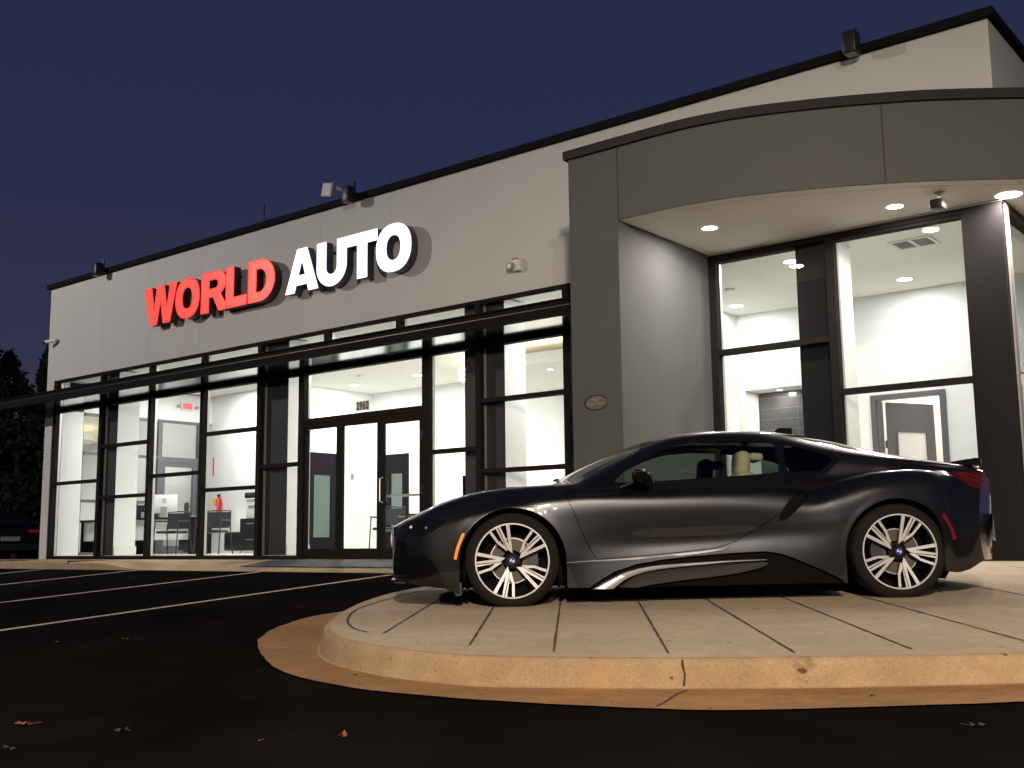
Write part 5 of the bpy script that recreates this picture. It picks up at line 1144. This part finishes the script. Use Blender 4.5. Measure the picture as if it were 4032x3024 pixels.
def emit(name, nm, mats, far=True, both=False, parent=CAR, merge=True):
    V, A, t_ = parts[nm]
    if len(V) == 0: return []
    V2 = V * np.array([1, -1, 1]); t2 = t_[:, [0, 2, 1]]
    res = []
    sets = [(np.vstack([V, V2]), np.vstack([t_, t2 + len(V)]))] if both else [(V, t_), (V2, t2)]
    for v, t3 in sets:
        me = bpy.data.meshes.new(name); me.from_pydata([tuple(p) for p in v], [], [tuple(int(i) for i in q) for q in t3])
        me.polygons.foreach_set('use_smooth', [True] * len(me.polygons)); o_ = link_mesh(name, me, mats, parent, True)
        N_ = A[:, 2:5]; N2 = N_ * np.array([1, -1, 1]); NN = np.vstack([N_, N2]) if both else (N_ if v is V else N2)
        NN = NN / np.maximum(1e-6, np.linalg.norm(NN, axis=1))[:, None]
        if nm != 'liner' and len(NN) == len(me.vertices): me.normals_split_custom_set_from_vertices([tuple(n_) for n_ in NN])
        res.append(o_)
    return res
emit('body', 'body', M['paint'], both=True); emit('hood', 'hood', M['paint'], both=True); emit('windshield', 'windshield', M['windglass'], both=True); emit('rear_window', 'rear_glass', M['darkglass'], both=True)
doors = emit('door', 'door', M['paint'])
for nm, mt in (('side_window', 'carglass'), ('quarter_window', 'carglass'), ('window_surround', 'gloss'), ('headlight', 'gloss'), ('tail_light', 'tailglass'), ('front_lower_trim', 'gloss'), ('rocker_panel', 'liner'), ('side_intake', 'liner')): emit(nm, nm, M[mt])
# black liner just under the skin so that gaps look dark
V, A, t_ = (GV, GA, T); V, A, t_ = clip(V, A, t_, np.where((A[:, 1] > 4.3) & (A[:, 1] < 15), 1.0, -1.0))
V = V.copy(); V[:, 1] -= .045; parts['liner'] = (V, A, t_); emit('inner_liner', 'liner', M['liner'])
# side-view offset helper: skin width at (x, z)
side_pts = GV[(GA[:, 1] > 4.5) & (GA[:, 1] < 15)]
def skinw(x, z):
    d = (side_pts[:, 0] - x) ** 2 + (side_pts[:, 2] - z) ** 2; i = np.argsort(d)[:4]; w_ = 1 / (d[i] + 1e-6); return float((side_pts[i, 1] * w_).sum() / w_.sum())
def blade(name, up, lo, mat, dw, thick=.012, n=40):
    up = smooth_poly(up, 6); lo = smooth_poly(lo, 6); n = min(len(up), len(lo)); up = up[:n]; lo = lo[:n]
    for sg in (1, -1):
        vs = []; 
        for a, b in zip(up, lo):
            for (p, o_) in ((a, 0), ((a + (b - a) * .15), dw), ((a + (b - a) * .8), dw * .8), (b, 0)):
                vs.append((p[0], sg * (skinw(p[0], max(p[1], .14)) + o_), p[1]))
            for p in (b, a): vs.append((p[0], sg * (skinw(p[0], max(p[1], .14)) - .04), p[1]))
        k = MB(); k.add(vs, [(i * 6 + j, i * 6 + (j + 1) % 6, (i + 1) * 6 + (j + 1) % 6, (i + 1) * 6 + j) for i in range(n - 1) for j in range(6)]); k.add(vs[:6], [(0, 1, 2, 3, 4, 5)]); k.build(name, mat, CAR, smooth=50)
# upper sill edge, its caught light put in as silver, and lower sweeping blade
blade('sill_edge', [(.39, .323), (.6, .334), (.881, .348), (1.204, .370), (1.40, .386), (1.52, .398), (1.58, .408)], [(.39, .318), (.6, .323), (.881, .327), (1.204, .345), (1.40, .364), (1.52, .384), (1.58, .402)], M['silver'], .008)
blade('side_blade', [(.575, .128), (.68, .185), (.80, .238), (.931, .270), (1.093, .288), (1.428, .303), (1.65, .309), (1.83, .309)], [(.72, .128), (.80, .186), (.90, .227), (1.0, .248), (1.13, .264), (1.44, .287), (1.65, .299), (1.83, .304)], M['silver'], .008)
blade('lower_sill', [(.76, .135), (.87, .205), (.98, .238), (1.13, .256), (1.44, .279), (1.65, .291), (1.80, .296), (1.84, .285)], [(.90, .132), (1.0, .150), (1.1, .162), (1.24, .178), (1.44, .195), (1.65, .222), (1.78, .250), (1.84, .275)], M['darksill'], -.012)
# wheels: tyre, double-spoke rim, disc, caliper
def rot2(p, a): return (p[0] * math.cos(a) - p[1] * math.sin(a), p[0] * math.sin(a) + p[1] * math.cos(a))
GA_ = [(.965, .225), (.935, .318), (.183, .088), (.33, .0), (.985, .006), (.98, .060), (.43, .082)]
GB_ = [(.985, -.022), (.33, -.014), (.29, -.03), (.585, -.195), (.93, -.278), (.945, -.205), (.60, -.130), (.46, -.032), (.985, -.078)]
def wheel(x, yside, a0, mir, w_=.215, R=.343, lab=None):
    yo = .93 * yside; s = yside
    q = MB(); hw = w_ / 2; yc = yo - s * hw
    q.lathe([(.262, -hw + .012), (.290, -hw), (.325, -hw + .008), (R - .004, -hw + .03), (R, -hw + .05), (R, hw - .05), (R - .004, hw - .03), (.325, hw - .008), (.290, hw), (.262, hw - .012)], 72, 'y', (x, yc, R), 0)
    for k in range(3): q.lathe([(R + .0005, -.05 + k * .04), (R + .0005, -.044 + k * .04)], 72, 'y', (x, yc, R), 1)
    # sidewall rings
    q.lathe([(.306, s * (hw - .0055)), (.308, s * (hw + .0005)), (.310, s * (hw - .0055))], 72, 'y', (x, yc, R), 0)
    tyre = q.build('tyre', [M['tyre'], M['black']], CAR, smooth=45)
    rim = MB()
    rim.lathe([(.264, -hw + .02), (.256, -hw + .04), (.245, 0), (.250, hw - .03), (.266, hw - .012)], 72, 'y', (x, yc, R), 1)
    yf = lambda d: yo - s * (.012 + d)
    ro, ri = .272, .2585
    rim.lathe([(ro, s * 0), (ro - .002, s * .004), (ri + .002, s * .004), (ri, -s * .003)], 90, 'y', (x, yf(0), R), 0)
    rs = .265
    def poly(pts, ang, m, d0, d1, grow=0.0):
        c = np.mean(pts, 0); P = []
        for p in pts:
            p = np.array(p) + (np.array(p) - c) * grow; p = (p[0] * rs, p[1] * rs * (-1 if mir else 1)); a, b = rot2(p, ang); P.append((x + a * s_dir, R + b))
        n = len(P); dish = lambda px, pz: .030 * max(0, 1 - math.hypot(px - x, pz - R) / rs) 
        vs = [(px, yf(d0 + dish(px, pz)), pz) for px, pz in P] + [(px, yf(d1 + dish(px, pz)), pz) for px, pz in P]
        rim.add(vs, [tuple(range(n))] + [(i, (i + 1) % n, n + (i + 1) % n, n + i) for i in range(n)], m)
    s_dir = 1
    for g_ in range(5):
        ang = a0 - g_ * 2 * PI / 5
        for pts in (GA_, GB_):
            poly(pts, ang, 0, 0.0, .006); poly(pts, ang, 1, .005, .035, .03)
    rim.lathe([(.0, .0), (.045, .0), (.060, -.012 * 1), (.064, -.05)], 40, 'y', (x, yf(.024) , R), 1) if s > 0 else rim.lathe([(.0, .0), (.045, .0), (.060, .012), (.064, .05)], 40, 'y', (x, yf(.024), R), 1)
    for k in range(5):
        a = a0 + PI / 5 + k * 2 * PI / 5; rim.lathe([(0, s * .004), (.009, s * .004), (.011, -s * .02)], 8, 'y', (x + .052 * math.cos(a), yf(.03), R + .052 * math.sin(a)), 1)
    rimo = rim.build('rim', [M['rimface'], M['rimblack']], CAR, smooth=35)
    d = MB(); d.lathe([(.075, s * .006), (.165, s * .006), (.168, 0), (.165, -s * .02), (.075, -s * .02)], 60, 'y', (x, yo - s * .105, R)); d.lathe([(.158, s * .0065), (.1655, s * .0065)], 60, 'y', (x, yo - s * .105, R), 1); d.build('brake_disc', [M['disc'], M['alu']], rimo, smooth=35)
    ca = MB(); sgn = 1 if x < 1 else -1
    pts = [(x + r_ * math.cos(a), R + r_ * math.sin(a)) for r_, A0 in ((.19, 1), (.105, -1)) for a in (np.linspace(-.45, .75, 8) if A0 == 1 else np.linspace(.75, -.45, 8))]
    if x > 1: pts = [(2 * x - px, pz) for px, pz in pts]
    n = len(pts); ca.add([(px, yo - s * .085, pz) for px, pz in pts] + [(px, yo - s * .14, pz) for px, pz in pts], [tuple(range(n))] + [(i, (i + 1) % n, n + (i + 1) % n, n + i) for i in range(n)]); ca.build('brake_caliper', M['caliper'], rimo)
    cp = MB(); y0 = yf(.018)
    N = 32
    cp.lathe([(.029, s * .001), (.027, s * .004), (.018, s * .004), (.017, s * .002)], N, 'y', (x, y0, R), 0)
    for qd in range(4):
        arcp = [(x, R)] + [(x + .0165 * math.cos(t), R + .0165 * math.sin(t)) for t in np.linspace(qd * PI / 2 + .35, (qd + 1) * PI / 2 + .35, 9)]
        cp.add([(px, y0 + s * .003, pz) for px, pz in arcp], [tuple(range(len(arcp)))], 1 if qd % 2 else 2)
    cp.build('centre_cap', [material('emblem_ring', (.02, .05, .22), .25, coat=.5), M['trim_white'], material('emblem_blue', (.03, .08, .30), .3)], rimo, recalc=False)
    # dark barrel back so that nothing shows through the wheel but the brake
    bk = MB(); bk.lathe([(0, 0), (.255, 0)], 40, 'y', (x, yo - s * (w_ - .03), R)); bk.build('hub_back', M['liner'], rimo)
A1 = math.radians(90 + 22); 
wheel(0.0, 1, A1, True); wheel(2.80, 1, math.radians(90 - 25.5), False, .245)
wheel(0.0, -1, A1, True); wheel(2.80, -1, math.radians(90 - 25), False, .245)
# wheel wells and floor
for c, h, r in ARCH:
    for s in (1, -1):
        q = MB(); a_ = np.linspace(-.55, PI + .55, 30); rr = r + .004
        vs = [(c + rr * math.cos(a), s * y, max(h + rr * math.sin(a), .14)) for y in (.90, .52) for a in a_]; n = len(a_)
        q.add(vs, [(i, i + 1, n + i + 1, n + i) for i in range(n - 1)]); q.add([(c + rr * math.cos(a), s * .52, max(h + rr * math.sin(a), .14)) for a in a_], [tuple(range(n))]); q.build('wheel_well', M['liner'], CAR)
q = MB(); q.box(-.55, .0 - .40, -.80, .80, .16, .22); q.box(.40, 2.38, -.88, .88, .125, .20); q.box(-.40, .40, -.50, .50, .14, .22); q.box(2.38, 3.25, -.50, .50, .14, .24); q.box(-.75, .42, -.50, .50, .22, .56); q.box(2.2, 3.3, -.5, .5, .24, .80)
q.box(-.82, -.55, -.7, .7, .20, .26)
q.build('underbody', M['liner'], CAR)
q = MB()
for s in (1, -1): q.box(.42, 2.35, min(s * .80, s * .84), max(s * .80, s * .84), .2, .86)
q.box(.42, .46, -.8, .8, .2, .86); q.box(2.46, 2.50, -.62, .62, .2, .95); q.build('cabin_lining', M['liner'], CAR)
# hanging front flap and front lip
q = MB()
for s in (1, -1): q.add([(-.44, s * .90, .16), (-.37, s * .90, .20), (-.37, s * .90, .105), (-.41, s * .90, .10), (-.44, s * .70, .16), (-.37, s * .70, .20), (-.37, s * .70, .105), (-.41, s * .70, .10)], [(0, 1, 2, 3), (4, 5, 6, 7), (0, 3, 7, 4), (3, 2, 6, 7), (1, 2, 6, 5)])
q.build('air_deflector', M['black'], CAR)
lip = MB(); 
pts = [(-.955 + bow(-.96, w), w, .212) for w in np.linspace(-.82, .82, 33)]
lip.tube([(x - .008, y, z) for x, y, z in pts], .016, 8); lip.build('front_lip', M['gloss'], CAR, smooth=True)
# kidney grilles
for s in (1, -1):
    q = MB(); q.tube([(-.979 + bow(-.96, abs(y)), y, z) for y, z in [(s * (.09 + .11 * (1 + math.cos(t))), .515 + .058 * math.sin(t)) for t in np.linspace(0, 2 * PI, 25)[:-1]]], .008, 6, close=True); q.build('grille_frame', M['trim_white'], CAR, smooth=True)
    q = MB(); c_ = [(s * (.09 + .11 * (1 + math.cos(t))), .515 + .055 * math.sin(t)) for t in np.linspace(0, 2 * PI, 25)[:-1]]; q.add([(-.973 + bow(-.96, abs(y)), y, z) for y, z in c_], [tuple(range(24))]); q.build('grille', M['liner'], CAR)
# headlamp internals glint
for s in (1, -1):
    for (x, z, r_) in ((-.735, .60, .013), (-.62, .592, .010)):
        q = MB(); y_ = skinw(x, z); q.lathe([(0, s * .012), (r_ * .7, s * .008), (r_, 0)], 18, 'y', (x, s * (y_ - .004), z)); q.build('lamp_projector', M['trim_white'] if x < -.7 else M['grey'], CAR, smooth=True)
# side markers
def strip(name, pts, hw_, mat, bump=.006):
    P = smooth_poly(pts, 5)
    for s in (1, -1):
        vs = []
        for i, p in enumerate(P):
            t = P[min(i + 1, len(P) - 1)] - P[max(i - 1, 0)]; t /= np.linalg.norm(t); nn = np.array([-t[1], t[0]]); k = hw_ * (.55 if i in (0, len(P) - 1) else 1)
            for sd_, o_ in ((-1, -.01), (-1, bump), (1, bump), (1, -.01)): r_ = p + nn * sd_ * k; vs.append((r_[0], s * (skinw(r_[0], r_[1]) + o_), r_[1]))
        k = MB(); n = len(P); k.add(vs, [(i * 4 + j, i * 4 + j + 1, (i + 1) * 4 + j + 1, (i + 1) * 4 + j) for i in range(n - 1) for j in range(3)] + [(0, 1, 2, 3), ((n - 1) * 4, (n - 1) * 4 + 1, (n - 1) * 4 + 2, (n - 1) * 4 + 3)]); k.build(name, mat, CAR, smooth=40)
strip('front_side_marker', [(-.345, .548), (-.368, .500), (-.390, .445), (-.402, .40), (-.412, .362)], .011, M['amber'])
strip('rear_side_marker', [(3.115, .602), (3.150, .552), (3.180, .498), (3.195, .455), (3.203, .420)], .015, M['redlens'])
# tail lamp inner loop
for s in (1, -1):
    q = MB(); pts = []
    for (x, z) in ((3.30, .905), (3.38, .875), (3.44, .845), (3.50, .815), (3.545, .815), (3.52, .85), (3.45, .88), (3.38, .90)):
        i = np.argmin((GV[:, 0] - x) ** 2 + (GV[:, 2] - z) ** 2 + (GA[:, 1] < 3) * 9); pts.append((GV[i, 0] + .003, s * (GV[i, 1] + .005), GV[i, 2]))
    q.tube(pts, .004, 6, close=True); q.build('tail_light_loop', M['redlens'], CAR, smooth=True)
# rear diffuser trim
for s in (1, -1): q = MB(); q.add([(3.73 + bow(3.73, w) + .045, s * w, z) for w, z in ((.20, .62), (.66, .60), (.72, .46), (.62, .40), (.30, .40), (.20, .46))], [(0, 1, 2, 3, 4, 5)]); q.build('rear_bumper_trim', M['silver'], CAR)
# mirrors
for s in (1, -1):
    q = MB(); n = 14; m_ = 10; vs = []
    for j in range(m_ + 1):
        ph = PI * j / m_
        for i in range(n):
            a = 2 * PI * i / n; x = .945 - .088 * math.cos(ph) + 0 ; ry = .105 * math.sin(ph) ** .55; rz = .058 * math.sin(ph) ** .5 * (1.0 if math.sin(a) > 0 else .85)
            vs.append((x + .02 * math.cos(ph), s * (1.0 + ry * math.cos(a)), .922 + rz * math.sin(a) + .010 * math.cos(ph)))
    q.add(vs, [(j * n + i, j * n + (i + 1) % n, (j + 1) * n + (i + 1) % n, (j + 1) * n + i) for j in range(m_) for i in range(n)]); o = q.build('side_mirror', M['mirrorblack'], CAR, smooth=True)
    q = MB(); q.add([(.80, s * .835, .845), (.87, s * .84, .850), (.975, s * .97, .885), (.89, s * .97, .880), (.80, s * .83, .862), (.87, s * .835, .868), (.975, s * .96, .90), (.89, s * .96, .895)], [(0, 1, 2, 3), (4, 5, 6, 7), (0, 1, 5, 4), (1, 2, 6, 5), (2, 3, 7, 6), (3, 0, 4, 7)]); q.build('mirror_arm', M['mirrorblack'], o)
    q = MB(); q.box(.872, 1.03, min(s * 1.085, s * 1.108), max(s * 1.085, s * 1.108), .949, .955); q.build('mirror_trim', M['darksill'], o)
    q = MB(); q.lathe([(0, 0), (.045, 0)], 20, 'x', (1.034, s * 1.0, .915)); q.xf(Matrix.Identity(4)); q.build('mirror_glass', M['alu'], o)
# roof fin, wiper, spoiler
q = MB(); q.add([(2.10, -.02, 1.278), (2.10, .02, 1.278), (2.30, -.028, 1.248), (2.30, .028, 1.248), (2.19, -.012, 1.345), (2.19, .012, 1.345), (2.30, -.012, 1.342), (2.30, .012, 1.342)], [(0, 1, 5, 4), (2, 6, 7, 3), (0, 4, 6, 2), (1, 3, 7, 5), (4, 5, 7, 6)]); q.build('antenna_fin', M['gloss'], CAR, smooth=50)
q = MB(); q.tube([(.36, .46, .935), (.36, .1, .955), (.40, -.3, .965)], .007, 6); q.tube([(.33, .46, .932), (.35, .45, .945), (.37, .42, .945)], .009, 6); q.build('wiper', M['black'], CAR)
q = MB(); vs = []; K = 24
for k in range(K + 1):
    w = -.66 + 1.32 * k / K; xb = 3.70 + bow(3.73, abs(w)); zt = 1.0 + .012
    for (dx, z) in ((-.22, .995), (-.02, 1.022), (.015, 1.018), (.012, .985), (-.02, .975), (-.16, .965)): vs.append((xb + dx, w, z))
q.add(vs, [(k * 6 + j, k * 6 + (j + 1) % 6, (k + 1) * 6 + (j + 1) % 6, (k + 1) * 6 + j) for k in range(K) for j in range(6)]); q.add(vs[:6], [(0, 1, 2, 3, 4, 5)]); q.add(vs[-6:], [(0, 1, 2, 3, 4, 5)]); q.build('rear_spoiler', M['gloss'], CAR, smooth=40)
# cabin: seats, dashboard, wheel, roof lining
for s in (1, -1):
    ms = M['cream'] if s > 0 else M['cream']
    q = MB(); q.bbox(1.25, 1.75, s * .40 - .24, s * .40 + .24, .30, .46, .04); q.build('seat_cushion', M['cream'], CAR, smooth=50)
    q = MB(); q.bbox(-.06, .08, -.22, .22, 0, .58, .05); q.xf(Matrix.Translation((1.70, s * .40, .40)) @ Matrix.Rotation(math.radians(9), 4, 'Y')); q.build('seat_back', M['cream'], CAR, smooth=50)
    q = MB(); q.bbox(-.05, .06, -.13, .13, 0, .20, .04); q.bbox(.05, .15, -.13, .13, .13, .19, .02); q.xf(Matrix.Translation((1.775 if s > 0 else 1.63, s * .40, .93)) @ Matrix.Rotation(math.radians(6), 4, 'Y')); q.build('headrest', M['cream'] if s > 0 else M['liner'], CAR, smooth=50)
q = MB(); q.bbox(.50, .95, -.72, .72, .60, .86, .06); q.build('dashboard', M['black'], CAR, smooth=50)
q = MB(); q.tube([(1.13 - .05 * math.sin(t), .38 + .18 * math.cos(t), .76 + .17 * math.sin(t)) for t in np.linspace(0, 2 * PI, 25)[:-1]], .015, 8, close=True); q.tube([(.95, .38, .74), (1.12, .38, .76)], .03, 8); q.build('steering_wheel', M['black'], CAR, smooth=True)
